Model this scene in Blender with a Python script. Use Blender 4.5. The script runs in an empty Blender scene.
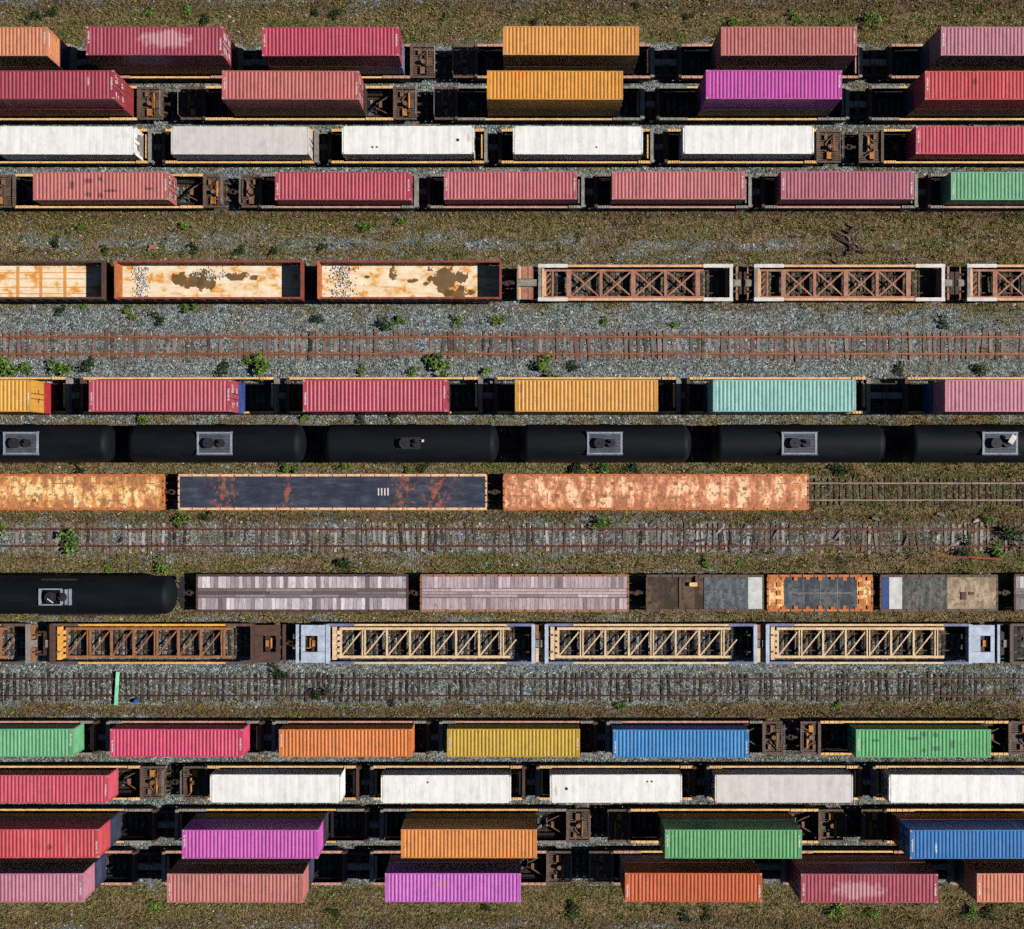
import bpy, math, random
import numpy as np
from mathutils import Vector

random.seed(7); np.random.seed(7)
scene = bpy.context.scene
col = scene.collection
R = math.radians

# ------------------------------------------------------------------ camera, sky, sun, exposure
CAM_H, FOC = 103.0, 1153.6            # metres above the yard, focal length in pixels of a 1024 wide frame
cam_d = bpy.data.cameras.new('camera'); cam = bpy.data.objects.new('camera', cam_d); col.objects.link(cam)
cam.location = (0, 0, CAM_H); cam.rotation_euler = (0, 0, 0)
cam_d.sensor_fit = 'HORIZONTAL'; cam_d.sensor_width = 36.0; cam_d.lens = 36.0 * FOC / 1024.0
cam_d.clip_start = 1.0; cam_d.clip_end = 2000.0
scene.camera = cam
SUN_EL, SUN_AZ = 41.0, 90.0            # azimuth clockwise from image-up (north); the sun stands to the right
world = bpy.data.worlds.new('World'); scene.world = world; world.use_nodes = True
wn = world.node_tree.nodes; wl = world.node_tree.links
sky = wn.new('ShaderNodeTexSky'); sky.sky_type = 'NISHITA'; sky.sun_disc = False
sky.sun_elevation = R(SUN_EL); sky.sun_rotation = R(SUN_AZ)
sky.air_density = 0.6; sky.dust_density = 0.1; sky.ozone_density = 1.0
bg = wn['Background']; bg.inputs['Strength'].default_value = 0.05
wl.new(sky.outputs[0], bg.inputs['Color'])
sun_d = bpy.data.lights.new('sun', 'SUN'); sun = bpy.data.objects.new('sun', sun_d); col.objects.link(sun)
sun_d.energy = 5.0; sun_d.angle = R(0.5); sun_d.color = (1.0, 0.965, 0.91)
sd = Vector((math.sin(R(SUN_AZ)) * math.cos(R(SUN_EL)), math.cos(R(SUN_AZ)) * math.cos(R(SUN_EL)), math.sin(R(SUN_EL))))
sun.rotation_euler = sd.to_track_quat('Z', 'Y').to_euler()
sun.location = (60, 0, 80)
vs = scene.view_settings
vs.view_transform = 'Standard'; vs.look = 'None'; vs.gamma = 1.0; vs.exposure = 0.18; vs.use_curve_mapping = False
scene.cycles.max_bounces = 4; scene.cycles.diffuse_bounces = 0; scene.cycles.glossy_bounces = 2
scene.cycles.use_denoising = False
scene.cycles.use_light_tree = False

def W(px, py, z=0.0):
    """point of the yard at height z seen at photo pixel (px, py)"""
    s = FOC / (CAM_H - z)
    return ((px - 512.0) / s, (464.5 - py) / s)

# ------------------------------------------------------------------ helpers
def lin(r, g, b):
    f = lambda c: c / 12.92 if c <= 0.04045 else ((c + 0.055) / 1.055) ** 2.4
    return (f(r / 255.0), f(g / 255.0), f(b / 255.0))

class MB:
    """collects simple shapes into one mesh"""
    def __init__(s): s.v = []; s.f = []; s.m = []
    def _add(s, vs_, fs, mi=0):
        o = len(s.v); s.v += [tuple(p) for p in vs_]
        for f in fs: s.f.append(tuple(o + i for i in f)); s.m.append(mi)
    def box(s, x0, x1, y0, y1, z0, z1, mi=0):
        if x0 > x1: x0, x1 = x1, x0
        if y0 > y1: y0, y1 = y1, y0
        s._add([(x0,y0,z0),(x1,y0,z0),(x1,y1,z0),(x0,y1,z0),(x0,y0,z1),(x1,y0,z1),(x1,y1,z1),(x0,y1,z1)],
               [(0,3,2,1),(4,5,6,7),(0,1,5,4),(1,2,6,5),(2,3,7,6),(3,0,4,7)], mi)
        return s
    def bar(s, p, q, w, h, mi=0):
        p, q = Vector(p), Vector(q); d = (q - p).normalized()
        up = Vector((0, 0, 1)) if abs(d.z) < 0.95 else Vector((0, 1, 0))
        a = d.cross(up).normalized() * (w / 2); b = a.cross(d).normalized() * (h / 2)
        s._add([p-a-b, p+a-b, p+a+b, p-a+b, q-a-b, q+a-b, q+a+b, q-a+b],
               [(0,1,2,3),(7,6,5,4),(0,4,5,1),(1,5,6,2),(2,6,7,3),(3,7,4,0)], mi)
        return s
    def cyl(s, p, q, r, n=10, mi=0, r2=None):
        p, q = Vector(p), Vector(q); d = (q - p).normalized()
        up = Vector((0, 0, 1)) if abs(d.z) < 0.95 else Vector((1, 0, 0))
        a = d.cross(up).normalized(); b = a.cross(d).normalized()
        r2 = r if r2 is None else r2
        ring = [(math.cos(2*math.pi*i/n), math.sin(2*math.pi*i/n)) for i in range(n)]
        s._add([p + (a*c + b*t)*r for c, t in ring] + [q + (a*c + b*t)*r2 for c, t in ring],
               [tuple(range(n)), tuple(range(2*n-1, n-1, -1))] + [(i, i+n, (i+1) % n + n, (i+1) % n) for i in range(n)], mi)
        return s
    def lathe_x(s, prof, n=24, zc=0.0, mi=0):
        """prof: list of (x, radius)"""
        o = []
        for x, r in prof:
            o += [(x, r*math.cos(2*math.pi*i/n), zc + r*math.sin(2*math.pi*i/n)) for i in range(n)]
        fs = []
        for k in range(len(prof)-1):
            for i in range(n):
                j = (i+1) % n
                fs.append((k*n+i, (k+1)*n+i, (k+1)*n+j, k*n+j))
        fs.append(tuple(range(n-1, -1, -1))); L = (len(prof)-1)*n
        fs.append(tuple(L+i for i in range(n)))
        s._add(o, fs, mi); return s
    def strip(s, prof, axis, a, b, mi=0):
        """corrugated sheet: prof of (u, h); axis 'roof': u=x h=z from y=a..b; 'side': u=x h=y z=a..b; 'end': u=y h=x z=a..b"""
        P = {'roof': lambda u, h, t: (u, t, h), 'side': lambda u, h, t: (u, h, t), 'end': lambda u, h, t: (h, u, t)}[axis]
        n = len(prof)
        vs_ = [P(u, h, a) for u, h in prof] + [P(u, h, b) for u, h in prof]
        s._add(vs_, [(i, i+1, i+1+n, i+n) for i in range(n-1)], mi); return s
    def mesh(s, name, smooth=False):
        me = bpy.data.meshes.new(name); me.from_pydata(s.v, [], s.f)
        if any(s.m): me.polygons.foreach_set('material_index', s.m)
        if smooth: me.polygons.foreach_set('use_smooth', [True] * len(s.f))
        me.update(); return me

CACHE = {}
def cached(key, name, fn, smooth=False):
    if key not in CACHE: CACHE[key] = fn().mesh(name, smooth)
    return CACHE[key]

def put(name, me, mats, parent=None, loc=(0, 0, 0), rz=0.0):
    """one mesh object; materials sit on the object so meshes can be shared"""
    if not isinstance(mats, (list, tuple)): mats = [mats]
    while len(me.materials) < len(mats): me.materials.append(None)
    o = bpy.data.objects.new(name, me); col.objects.link(o)
    o.parent = parent; o.location = loc; o.rotation_euler = (0, 0, rz)
    for i, m in enumerate(mats):
        o.material_slots[i].link = 'OBJECT'; o.material_slots[i].material = m
    return o

def part(name, mb, mats, parent, smooth=False):
    return put(name, mb.mesh(name, smooth), mats, parent)

def tag(o, label, cat=None, group=None, kind=None):
    if label: o['label'] = label
    if cat: o['category'] = cat
    if group: o['group'] = group
    if kind: o['kind'] = kind
    return o

def thing(name, label, cat, loc, rz=0.0, group=None):
    o = bpy.data.objects.new(name, None); col.objects.link(o)
    o.empty_display_size = 0.3
    o.location = loc; o.rotation_euler = (0, 0, rz)
    return tag(o, label, cat, group)

# ------------------------------------------------------------------ materials
class NT:
    def __init__(s, name):
        s.mat = bpy.data.materials.new(name); s.mat.use_nodes = True
        s.t = s.mat.node_tree; s.n = s.t.nodes; s.l = s.t.links
        s.b = s.n['Principled BSDF']
        tc = s.n.new('ShaderNodeTexCoord'); s.obj = tc.outputs['Object']
    def link(s, a, b): s.l.new(a, b)
    def rnd(s):
        oi = s.n.new('ShaderNodeObjectInfo'); return oi.outputs['Random']
    def shifted(s, k=60.0):
        c = s.n.new('ShaderNodeCombineXYZ'); r = s.rnd()
        m = s.math('MULTIPLY', r, k)
        for i in range(3): s.link(m, c.inputs[i])
        a = s.n.new('ShaderNodeVectorMath'); a.operation = 'ADD'
        s.link(s.obj, a.inputs[0]); s.link(c.outputs[0], a.inputs[1]); return a.outputs[0]
    def vscale(s, v, sc, loc=(0, 0, 0)):
        m = s.n.new('ShaderNodeMapping'); m.inputs['Scale'].default_value = sc; m.inputs['Location'].default_value = loc
        s.link(v, m.inputs['Vector']); return m.outputs[0]
    def noise(s, v, scale, detail=4.0, rough=0.6, dist=0.0):
        n = s.n.new('ShaderNodeTexNoise'); n.inputs['Scale'].default_value = scale
        n.inputs['Detail'].default_value = detail; n.inputs['Roughness'].default_value = rough
        n.inputs['Distortion'].default_value = dist
        s.link(v, n.inputs['Vector']); return n.outputs['Fac']
    def vor(s, v, scale, out='Distance', feature='F1'):
        n = s.n.new('ShaderNodeTexVoronoi'); n.feature = feature; n.inputs['Scale'].default_value = scale
        s.link(v, n.inputs['Vector']); return n.outputs[out]
    def math(s, op, a, b=None, clamp=False):
        m = s.n.new('ShaderNodeMath'); m.operation = op; m.use_clamp = clamp
        for i, x in enumerate((a, b)):
            if x is None: continue
            if isinstance(x, (int, float)): m.inputs[i].default_value = x
            else: s.link(x, m.inputs[i])
        return m.outputs[0]
    def ramp(s, f, stops, mode='LINEAR'):
        r = s.n.new('ShaderNodeValToRGB'); e = r.color_ramp; e.interpolation = mode
        while len(e.elements) < len(stops): e.elements.new(0.5)
        for el, (p, c) in zip(e.elements, stops):
            el.position = p
            el.color = (c, c, c, 1) if isinstance(c, (int, float)) else (*c, 1)
        s.link(f, r.inputs[0]); return r.outputs[0]
    def mix(s, f, a, b, mode='MIX'):
        m = s.n.new('ShaderNodeMix'); m.data_type = 'RGBA'; m.blend_type = mode
        for k, x in ((0, f), (6, a), (7, b)):
            if isinstance(x, (int, float)): m.inputs[k].default_value = x
            elif isinstance(x, tuple): m.inputs[k].default_value = (*x, 1)
            else: s.link(x, m.inputs[k])
        return m.outputs[2]
    def bump(s, h, strength, dist=0.05):
        b = s.n.new('ShaderNodeBump'); b.inputs['Strength'].default_value = strength; b.inputs['Distance'].default_value = dist
        s.link(h, b.inputs['Height']); s.link(b.outputs[0], s.b.inputs['Normal'])
    def sepxyz(s, v):
        x = s.n.new('ShaderNodeSeparateXYZ'); s.link(v, x.inputs[0]); return x.outputs
    def done(s, color, rough=0.7, metal=0.0, spec=0.3):
        if isinstance(color, tuple): s.b.inputs['Base Color'].default_value = (*color, 1)
        else: s.link(color, s.b.inputs['Base Color'])
        if isinstance(rough, (int, float)): s.b.inputs['Roughness'].default_value = rough
        else: s.link(rough, s.b.inputs['Roughness'])
        s.b.inputs['Metallic'].default_value = metal
        s.b.inputs['Specular IOR Level'].default_value = spec
        return s.mat

def dk(c, k): return tuple(min(1.0, x * k) for x in c)

def metal(name, c, c2=None, rust=0.25, scale=1.6, rough=0.65, var=0.35, rustc=(0.14, 0.062, 0.032)):
    """painted or bare steel, weathered"""
    t = NT(name); v = t.shifted()
    n1 = t.noise(v, scale, 5)
    c2 = c2 or dk(c, 1 - var)
    base = t.mix(t.ramp(n1, [(0.32, 0.0), (0.68, 1.0)]), c2, dk(c, 1 + var * 0.35))
    n2 = t.noise(v, scale * 3.1, 5, 0.7)
    base = t.mix(t.ramp(n2, [(0.62 - rust * 0.3, 0.0), (0.74 - rust * 0.25, 1.0)]), base, rustc)
    n3 = t.noise(v, 14.0, 3)
    base = t.mix(0.35, base, t.mix(n3, dk(c2, 0.5), dk(c, 1.3)))
    t.bump(n3, 0.25, 0.02)
    return t.done(base, rough)

def paint(name, c, fade=0.18, streak=0.3, marks=(), rough=0.5, rust=0.05, fadec=None):
    """container paint: sun-bleached, streaked across the roof, small rust, and given stains or bleached patches"""
    c = dk(c, 0.90 if min(c) > .55 else 0.76)
    t = NT(name); v = t.shifted()
    big = t.noise(v, 0.45, 4, 0.6, 0.6)
    fc = fadec or tuple(min(1.0, x * 0.86 + 0.13) for x in c)
    k = t.math('MULTIPLY', t.ramp(big, [(0.35, 0.0), (0.75, 1.0)]), fade)
    base = t.mix(k, c, fc)
    st = t.noise(t.vscale(v, (2.6, 0.10, 0.6)), 1.0, 4, 0.7)
    k = t.math('MULTIPLY', t.ramp(st, [(0.40, 0.0), (0.62, 1.0)]), streak)
    base = t.mix(k, base, dk(c, 0.55))
    st2 = t.noise(t.vscale(v, (3.4, 0.13, 0.7), (31, 7, 3)), 1.0, 3, 0.7)
    k = t.math('MULTIPLY', t.ramp(st2, [(0.52, 0.0), (0.72, 1.0)]), streak * 0.8)
    base = t.mix(k, base, fc)
    sp = t.noise(v, 3.2, 6, 0.75)
    base = t.mix(t.math('MULTIPLY', t.ramp(sp, [(0.66, 0.0), (0.72, 1.0)]), min(1.0, rust * 6)), base, (0.13, 0.055, 0.03))
    fine = t.noise(v, 9.0, 3)
    base = t.mix(0.22, base, t.mix(fine, dk(c, 0.45), fc))
    dirt = t.noise(t.vscale(v, (1.0, .6, 1)), 1.5, 6, .78)
    base = t.mix(t.math('MULTIPLY', t.ramp(dirt, [(.48, 0.0), (.66, 1.0)]), .40 if min(c) > .45 else .6), base, tuple(.42*x + .025 for x in c))
    xyz = t.sepxyz(t.obj)
    wob = t.noise(t.obj, 1.7, 4, 0.65)
    wob2 = t.noise(t.obj, 3.6, 4, 0.65)
    for (mx, my, rx, ry, mc, ms) in marks:
        dx = t.math('DIVIDE', t.math('SUBTRACT', xyz[0], mx), rx)
        dy = t.math('DIVIDE', t.math('SUBTRACT', xyz[1], my), ry)
        d = t.math('SQRT', t.math('ADD', t.math('MULTIPLY', dx, dx), t.math('MULTIPLY', dy, dy)))
        d = t.math('ADD', d, t.math('MULTIPLY', t.math('SUBTRACT', wob if rx > 1 else wob2, 0.5), 1.5))
        base = t.mix(t.math('MULTIPLY', t.ramp(d, [(0.55, 1.0), (1.15, 0.0)]), ms), base, mc)
    return t.done(base, rough, 0.0, 0.35)

M = {}
M['well_tan']   = metal('well_car_ochre_steel', lin(236, 192, 128), lin(196, 140, 82), 0.12)
M['well_pink']  = metal('well_car_pinkish_steel', lin(204, 154, 136), lin(150, 100, 86), 0.2)
M['well_grey']  = metal('well_car_grey_steel', lin(150, 145, 138), lin(98, 90, 84), 0.25)
M['well_dark']  = metal('dark_and_shade_toned_steel', lin(34, 27, 29), lin(18, 15, 18), 0.25, rustc=(0.05, 0.025, 0.015))  # dark steel, darkened further so its colour carries the shade in the wells
M['grate']      = metal('platform_brown_steel', lin(108, 88, 76), lin(58, 48, 44), 0.35, scale=2.6)
M['gear_brown'] = metal('brown_gear_steel', lin(140, 104, 80), lin(74, 52, 42), 0.4, scale=3.0)
M['gear']       = metal('ochre_gear_steel', lin(200, 138, 66), lin(120, 70, 36), 0.4)
M['truck']      = metal('truck_cast_steel', lin(64, 48, 40), lin(34, 27, 25), 0.4)
M['wheel']      = metal('wheel_steel', lin(90, 70, 58), lin(40, 32, 30), 0.4)
M['rose']       = metal('rose_oxide_steel', lin(180, 128, 106), lin(132, 84, 68), 0.3)
M['rose_light'] = metal('bleached_oxide_steel', lin(228, 182, 138), lin(186, 132, 96), 0.2)
M['plate_grey'] = metal('pale_grey_sill_paint', lin(220, 214, 206), lin(184, 174, 164), 0.08)
M['ochre']      = metal('ochre_yellow_steel', lin(240, 178, 88), lin(206, 136, 58), 0.12)
M['brown']      = metal('rust_brown_steel', lin(168, 116, 80), lin(118, 74, 48), 0.3)
M['cream']      = metal('cream_primer_steel', lin(228, 200, 162), lin(194, 156, 116), 0.15)
M['ice']        = metal('pale_blue_steel', lin(186, 196, 212), lin(140, 148, 166), 0.08)
M['lavender']   = metal('lavender_grey_steel', lin(128, 128, 160), lin(86, 84, 116), 0.15)
M['gond_dark'] = metal('dark_brown_gondola_steel', lin(92, 66, 56), lin(56, 42, 40), .3)
M['casting']    = metal('corner_casting_steel', lin(190, 160, 150), lin(120, 90, 82), 0.3)
M['white_mark'] = metal('worn_white_lettering', lin(232, 226, 222), lin(190, 170, 166), 0.05)
M['yellow_mark'] = metal('yellow_emblem_paint', lin(245, 180, 40), None, 0.05)
M['bar_dark']   = metal('dark_lock_bar_steel', lin(70, 40, 42), None, 0.1)

def rail_mat(name, top, side):
    t = NT(name); v = t.shifted()
    n = t.noise(t.vscale(v, (0.5, 6, 6)), 2.0, 4)
    return t.done(t.mix(t.ramp(n, [(0.35, 0.0), (0.65, 1.0)]), side, top), 0.55, 0.2)
M['rail_rust'] = rail_mat('rusty_rail_steel', lin(168, 104, 72), lin(116, 68, 48))
M['rail_brown'] = rail_mat('brown_rail_steel', lin(104, 66, 48), lin(66, 42, 34))
M['rail_dull'] = rail_mat('corroded_rail_steel', lin(96, 44, 36), lin(70, 44, 36))
M['rail_pale'] = rail_mat('worn_pale_rail_steel', lin(158, 138, 124), lin(112, 84, 68))

M['plate_rust'] = metal('rusty_tie_plate', lin(124, 82, 62), lin(86, 58, 46), .2)
def tie_mat(name, cols, rusty=0.0, cover=.75):
    t = NT(name); v = t.shifted()
    c = t.ramp(t.rnd(), [(i / max(1, len(cols) - 1), k) for i, k in enumerate(cols)])
    g = t.noise(t.vscale(v, (18, 1.2, 6)), 1.0, 4)
    c = t.mix(t.ramp(g, [(0.35, 0.0), (0.7, 1.0)]), t.mix(1.0, c, (0.45, 0.42, 0.42), 'MULTIPLY'), c)
    p = t.noise(v, 2.3, 4)
    c = t.mix(t.math('MULTIPLY', t.ramp(p, [(0.52, 0.0), (0.66, 1.0)]), cover), c, lin(128, 122, 116))
    if rusty:
        y_ = t.math('ABSOLUTE', t.math('SUBTRACT', t.math('ABSOLUTE', t.sepxyz(t.obj)[1]), .85))
        q = t.math('ADD', y_, t.math('MULTIPLY', t.noise(v, 3.0, 3), .5))
        c = t.mix(t.math('MULTIPLY', t.ramp(q, [(.28, 1.0), (.62, 0.0)]), rusty), c, lin(134, 88, 64))
    t.bump(g, 0.4, 0.02)
    return t.done(c, 0.9)
M['tie_brown'] = tie_mat('weathered_brown_sleeper_wood', [lin(152, 134, 124), lin(118, 98, 88), lin(172, 156, 148), lin(58, 44, 40), lin(144, 124, 114), lin(88, 66, 56), lin(160, 144, 136)], .6, .7)
M['tie_grey'] = tie_mat('bleached_grey_sleeper_wood', [lin(46, 38, 36), lin(170, 160, 156), lin(30, 26, 26), lin(206, 198, 196), lin(104, 92, 88), lin(38, 32, 32), lin(150, 138, 134)], .5, .35)
M['tie_dark'] = tie_mat('dark_creosoted_sleeper_wood', [lin(46, 40, 38), lin(76, 66, 60), lin(34, 30, 30), lin(96, 88, 82)])
M['tie_moss'] = tie_mat('mossy_sleeper_wood', [lin(58, 54, 38), lin(96, 90, 74), lin(44, 42, 30), lin(112, 108, 98)])

# ------------------------------------------------------------------ layout of the yard (photo rows -> metres)
ZD, ZS = 6.12, 3.22                   # roof heights of double stacks and of single containers
def rowy(py, z): return W(0, py, z)[1]
Y1, Y2, Y3, Y4 = rowy(41, ZD), rowy(85, ZD), rowy(140, ZS), rowy(185.7, ZS)
Y5, Y6, Y7, Y8 = rowy(282.5, 1.3), rowy(345.3, 0.1), rowy(396, 6.0) + 0.12, rowy(443.5, 2.8)
Y9, Y10, Y11, Y12 = rowy(492, 1.2), rowy(537.6, 0), rowy(593, 1.2), rowy(644, 1.3)
Y13 = rowy(687.5, 0.1)
TRACKS = [Y1, Y2, Y3, Y4, Y5, Y6, Y7, Y8, Y9, Y10, Y11, Y12, Y13, -Y4, -Y3, -Y2, -Y1]

# how grassy the ground is across the yard (photo y on the ground -> 0 gravel .. 1 grass)
ZONES = [(-200, .95), (0, .70), (11, .92), (24, .95), (38, .85), (46, .34), (60, .26), (205, .28), (208, .78), (222, .88), (234, .70), (239, .50), (247, .50), (251, .78), (262, .62),
         (300, .60), (308, .42), (316, .16), (332, .08), (370, .12), (380, .18), (413, .34), (424, .55), (464, .80), (478, .72), (512, .80), (521, .66),
         (528, .36), (548, .36), (556, .70), (570, .74), (612, .78), (622, .60), (658, .22), (672, .16), (698, .30), (705, .55), (712, .92), (719, .62), (726, .28), (870, .26),
         (883, .34), (891, .85), (905, .95), (917, .92), (929, .70), (1130, .95)]
ZY = [W(0, p)[1] for p, _ in ZONES]; ZG = [g for _, g in ZONES]
def grassy(x, y):
    return np.interp(-np.asarray(y), [-a for a in ZY], ZG) + 0.22 * np.clip((np.asarray(x) - 18) / 25, 0, 1)

def ground_h(x, y):
    d = np.min(np.abs(np.asarray(y)[..., None] - np.array(TRACKS)), axis=-1)
    base = np.interp(d, [0, 1.35, 2.0, 3.0], [-0.07, -0.09, -0.26, -0.32])
    n = 0.035 * np.sin(x * 1.7 + 2 * np.sin(y * 0.9)) * np.sin(y * 2.3 + x * 0.31) + 0.03 * np.sin(x * 4.1 + y * 3.3) * np.sin(y * 5.2 - x * 2.2)
    n = n + 0.05 * np.sin(x * 0.35 + 1.3) * np.sin(y * 0.6 + x * 0.11)
    return base + n * np.interp(d, [0, 1.3, 2.4], [0.35, 0.6, 1.0])

# ------------------------------------------------------------------ ground
def make_ground():
    xs = np.concatenate([[-900, -400, -150, -80], np.arange(-56, 56.01, 0.28), [80, 150, 400, 900]])
    ys = np.concatenate([[-900, -400, -150, -80], np.arange(-50, 50.01, 0.28), [80, 150, 400, 900]])
    X, Y = np.meshgrid(xs, ys); Z = ground_h(X, Y)
    Z = Z + (np.random.rand(*Z.shape) - 0.5) * 0.05
    nx, ny = len(xs), len(ys)
    verts = np.stack([X.ravel(), Y.ravel(), Z.ravel()], 1)
    i = np.arange(ny - 1)[:, None] * nx + np.arange(nx - 1)[None]
    faces = np.stack([i, i + 1, i + 1 + nx, i + nx], -1).reshape(-1, 4)
    me = bpy.data.meshes.new('ground')
    me.vertices.add(len(verts)); me.vertices.foreach_set('co', verts.ravel())
    me.loops.add(faces.size); me.loops.foreach_set('vertex_index', faces.ravel())
    me.polygons.add(len(faces)); me.polygons.foreach_set('loop_start', np.arange(0, faces.size, 4))
    me.polygons.foreach_set('use_smooth', np.ones(len(faces), bool))
    me.update(); me.validate()
    t = NT('yard_gravel_and_grass'); v = t.obj
    xyz = t.sepxyz(v)
    y0, y1 = ZY[-1], ZY[0]
    fy = t.math('DIVIDE', t.math('SUBTRACT', xyz[1], y0), y1 - y0)
    # two ramps of up to 32 stops: the half above and the half below the middle of the yard
    pts = [((a - y0) / (y1 - y0), g) for a, g in zip(ZY, ZG)][::-1]
    mid = 0.5
    lo = [p for p in pts if p[0] <= mid + 0.03][-31:]; hi = [p for p in pts if p[0] >= mid - 0.03][:31]
    wy = t.math('ADD', fy, t.math('MULTIPLY', t.math('SUBTRACT', t.noise(t.vscale(v, (0.35, 0.9, 1)), 1.0, 4), 0.5), 0.012))
    g = t.mix(t.math('GREATER_THAN', wy, mid), t.ramp(wy, lo), t.ramp(wy, hi))
    g = t.math('ADD', g, t.math('MULTIPLY', t.ramp(t.math('DIVIDE', t.math('SUBTRACT', xyz[0], 14.0), 32.0), [(0, 0.0), (1, 1.0)]), 0.25))
    patch = t.noise(t.vscale(v, (0.34, 1.25, 1)), 0.8, 5, 0.76)
    fine = t.noise(v, 5.0, 2, 0.75)
    k = t.math('ADD', g, t.math('MULTIPLY', t.math('SUBTRACT', patch, 0.5), 2.2))
    k = t.math('ADD', k, t.math('MULTIPLY', t.math('SUBTRACT', fine, 0.5), 0.9))
    k = t.ramp(k, [(0.34, 0.0), (0.70, 1.0)])
    # gravel: cool grey stones of many tones
    vn = t.n.new('ShaderNodeTexVoronoi'); vn.inputs['Scale'].default_value = 8.0; t.link(v, vn.inputs['Vector'])
    dist = vn.outputs['Distance']; cx = t.sepxyz(vn.outputs['Color'])
    stone = t.ramp(cx[0], [(0.0, lin(54, 60, 63)), (0.3, lin(94, 103, 106)), (0.65, lin(128, 137, 138)), (0.94, lin(156, 162, 160)), (1.0, lin(206, 204, 198))])
    tint = t.noise(v, 0.35, 3)
    stone = t.mix(t.ramp(tint, [(0.42, 0.0), (0.66, 0.9)]), stone, t.mix(1.0, stone, (1.0, 0.88, 0.76), 'MULTIPLY'))
    mott = t.noise(v, 1.3, 3, 0.7)
    stone = t.mix(t.ramp(mott, [(0.34, 0.55), (0.5, 0.0)]), stone, lin(62, 60, 50))
    # dry grass and soil
    gt = t.noise(t.vscale(v, (0.22, 1.0, 1)), 0.7, 4, 0.68)
    gf = t.noise(t.vscale(v, (1, 1, 1), (9, 4, 0)), 3.8, 4, 0.82)
    grass = t.ramp(gt, [(0.30, lin(84, 68, 52)), (0.40, lin(116, 98, 72)), (0.48, lin(124, 108, 76)), (0.56, lin(106, 98, 62)), (0.66, lin(92, 92, 54)), (0.76, lin(140, 124, 90))])
    for (yc, hw_) in ((W(0, 213)[1], .75), (W(0, 713)[1], .6), (W(0, 4)[1], .9), (W(0, 925)[1], .9), (W(0, 518)[1], .5)):
        q = t.math('ADD', t.math('DIVIDE', t.math('ABSOLUTE', t.math('SUBTRACT', xyz[1], yc)), hw_), t.math('MULTIPLY', t.math('SUBTRACT', patch, .5), 1.6))
        grass = t.mix(t.ramp(q, [(0.5, 0.75), (1.2, 0.0)]), grass, lin(96, 78, 60))
    grass = t.mix(t.ramp(gf, [(0.40, 0.0), (0.60, 1.0)]), t.mix(1.0, grass, (0.26, 0.25, 0.25), 'MULTIPLY'), t.mix(1.0, grass, (1.35, 1.3, 1.25), 'MULTIPLY'))
    c = t.mix(k, stone, grass)
    # rust-brown dust beside the rails of the empty upper track
    dd = t.math('ABSOLUTE', t.math('SUBTRACT', t.math('ABSOLUTE', t.math('SUBTRACT', xyz[1], Y6)), 0.80))
    rs = t.math('MULTIPLY', t.ramp(dd, [(0.05, 1.0), (0.5, 0.0)]), t.ramp(t.noise(v, 1.1, 4), [(0.36, 0.0), (0.6, 0.75)]))
    c = t.mix(rs, c, lin(122, 82, 62))
    bm = t.math('ADD', t.math('MULTIPLY', dist, -0.7), t.noise(t.vscale(v, (1, 1, 1), (9, 4, 0)), 3.8, 2, 0.8))
    t.bump(bm, 1.0, 0.14)
    me.materials.append(t.done(c, 0.95, 0, 0.15))
    o = bpy.data.objects.new('ground', me); col.objects.link(o)
    tag(o, 'grey ballast gravel and dry grass ground of the rail yard', None, None, 'structure')
make_ground()

# ------------------------------------------------------------------ railway tracks
def rail_mesh(L):
    m = MB(); m.box(-L/2, L/2, -.065, .065, .0, .02); m.box(-L/2, L/2, -.012, .012, .02, .12); m.box(-L/2, L/2, -.036, .036, .12, .165); return m
def tie_mesh():
    m = MB(); m.box(-.115, .115, -1.25, 1.25, -.18, 0)
    for y in (-.755, .755): m.box(-.09, .09, y - .16, y + .16, 0, .012, 1)
    return m
def track(y, label, rail, tie, ties=True, x0=-54, x1=54, sp=0.54, wild=1.0, skip=0.0, sink=0.0, wide=1.0):
    t = thing('railway_track', label, 'track', ((x0 + x1) / 2, y, 0), 0, 'parallel tracks of the yard')
    L = x1 - x0
    for s in (-1, 1):
        put('rail', cached(('rail', L), 'rail', lambda: rail_mesh(L)), M[rail], t, (0, s * .755, 0.012))
    if ties:
        x = -L / 2 + .2
        while x < L / 2 - .2:
            if random.random() > skip:
                o = put('sleeper', cached('tie', 'sleeper', tie_mesh), [M[tie], M['truck'] if rail in ('rail_pale', 'rail_brown') else M['plate_rust']], t,
                        (x, random.gauss(0, .05) * wild, -0.004 - sink * random.random() * .07), random.gauss(0, .022) * wild)
                o.scale = (wide * random.uniform(.85, 1.15), random.uniform(.95, 1.02), 1)
            x += sp * random.uniform(1 - .12 * wild, 1 + .12 * wild)
    else:
        m = MB(); x = -L / 2 + .2
        while x < L / 2:
            m.box(x - .115, x + .115, -1.25, 1.25, -.18, 0); x += sp
        o = part('sleepers', m, M[tie], t); o['kind'] = 'stuff'
    return t
ROWN = ['top track', 'second track from top', 'third track from top', 'fourth track from top']
ROWB = ['bottom track', 'second track from bottom', 'third track from bottom', 'fourth track from bottom']
for i, y in enumerate((Y1, Y2, Y3, Y4)):
    track(y, 'dark rails under the container wagons of the ' + ROWN[i], 'rail_brown', 'tie_dark', False)
    track(-y, 'dark rails under the container wagons of the ' + ROWB[i], 'rail_brown', 'tie_dark', False)
track(Y5, 'rails under the open gondolas and empty frame wagons', 'rail_brown', 'tie_dark', False)
track(Y6, 'empty track with orange rusty rails and brown sleepers below the gondolas', 'rail_rust', 'tie_brown', sp=.54, wild=2.2, sink=1.1, wide=1.25, skip=.03)
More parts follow.
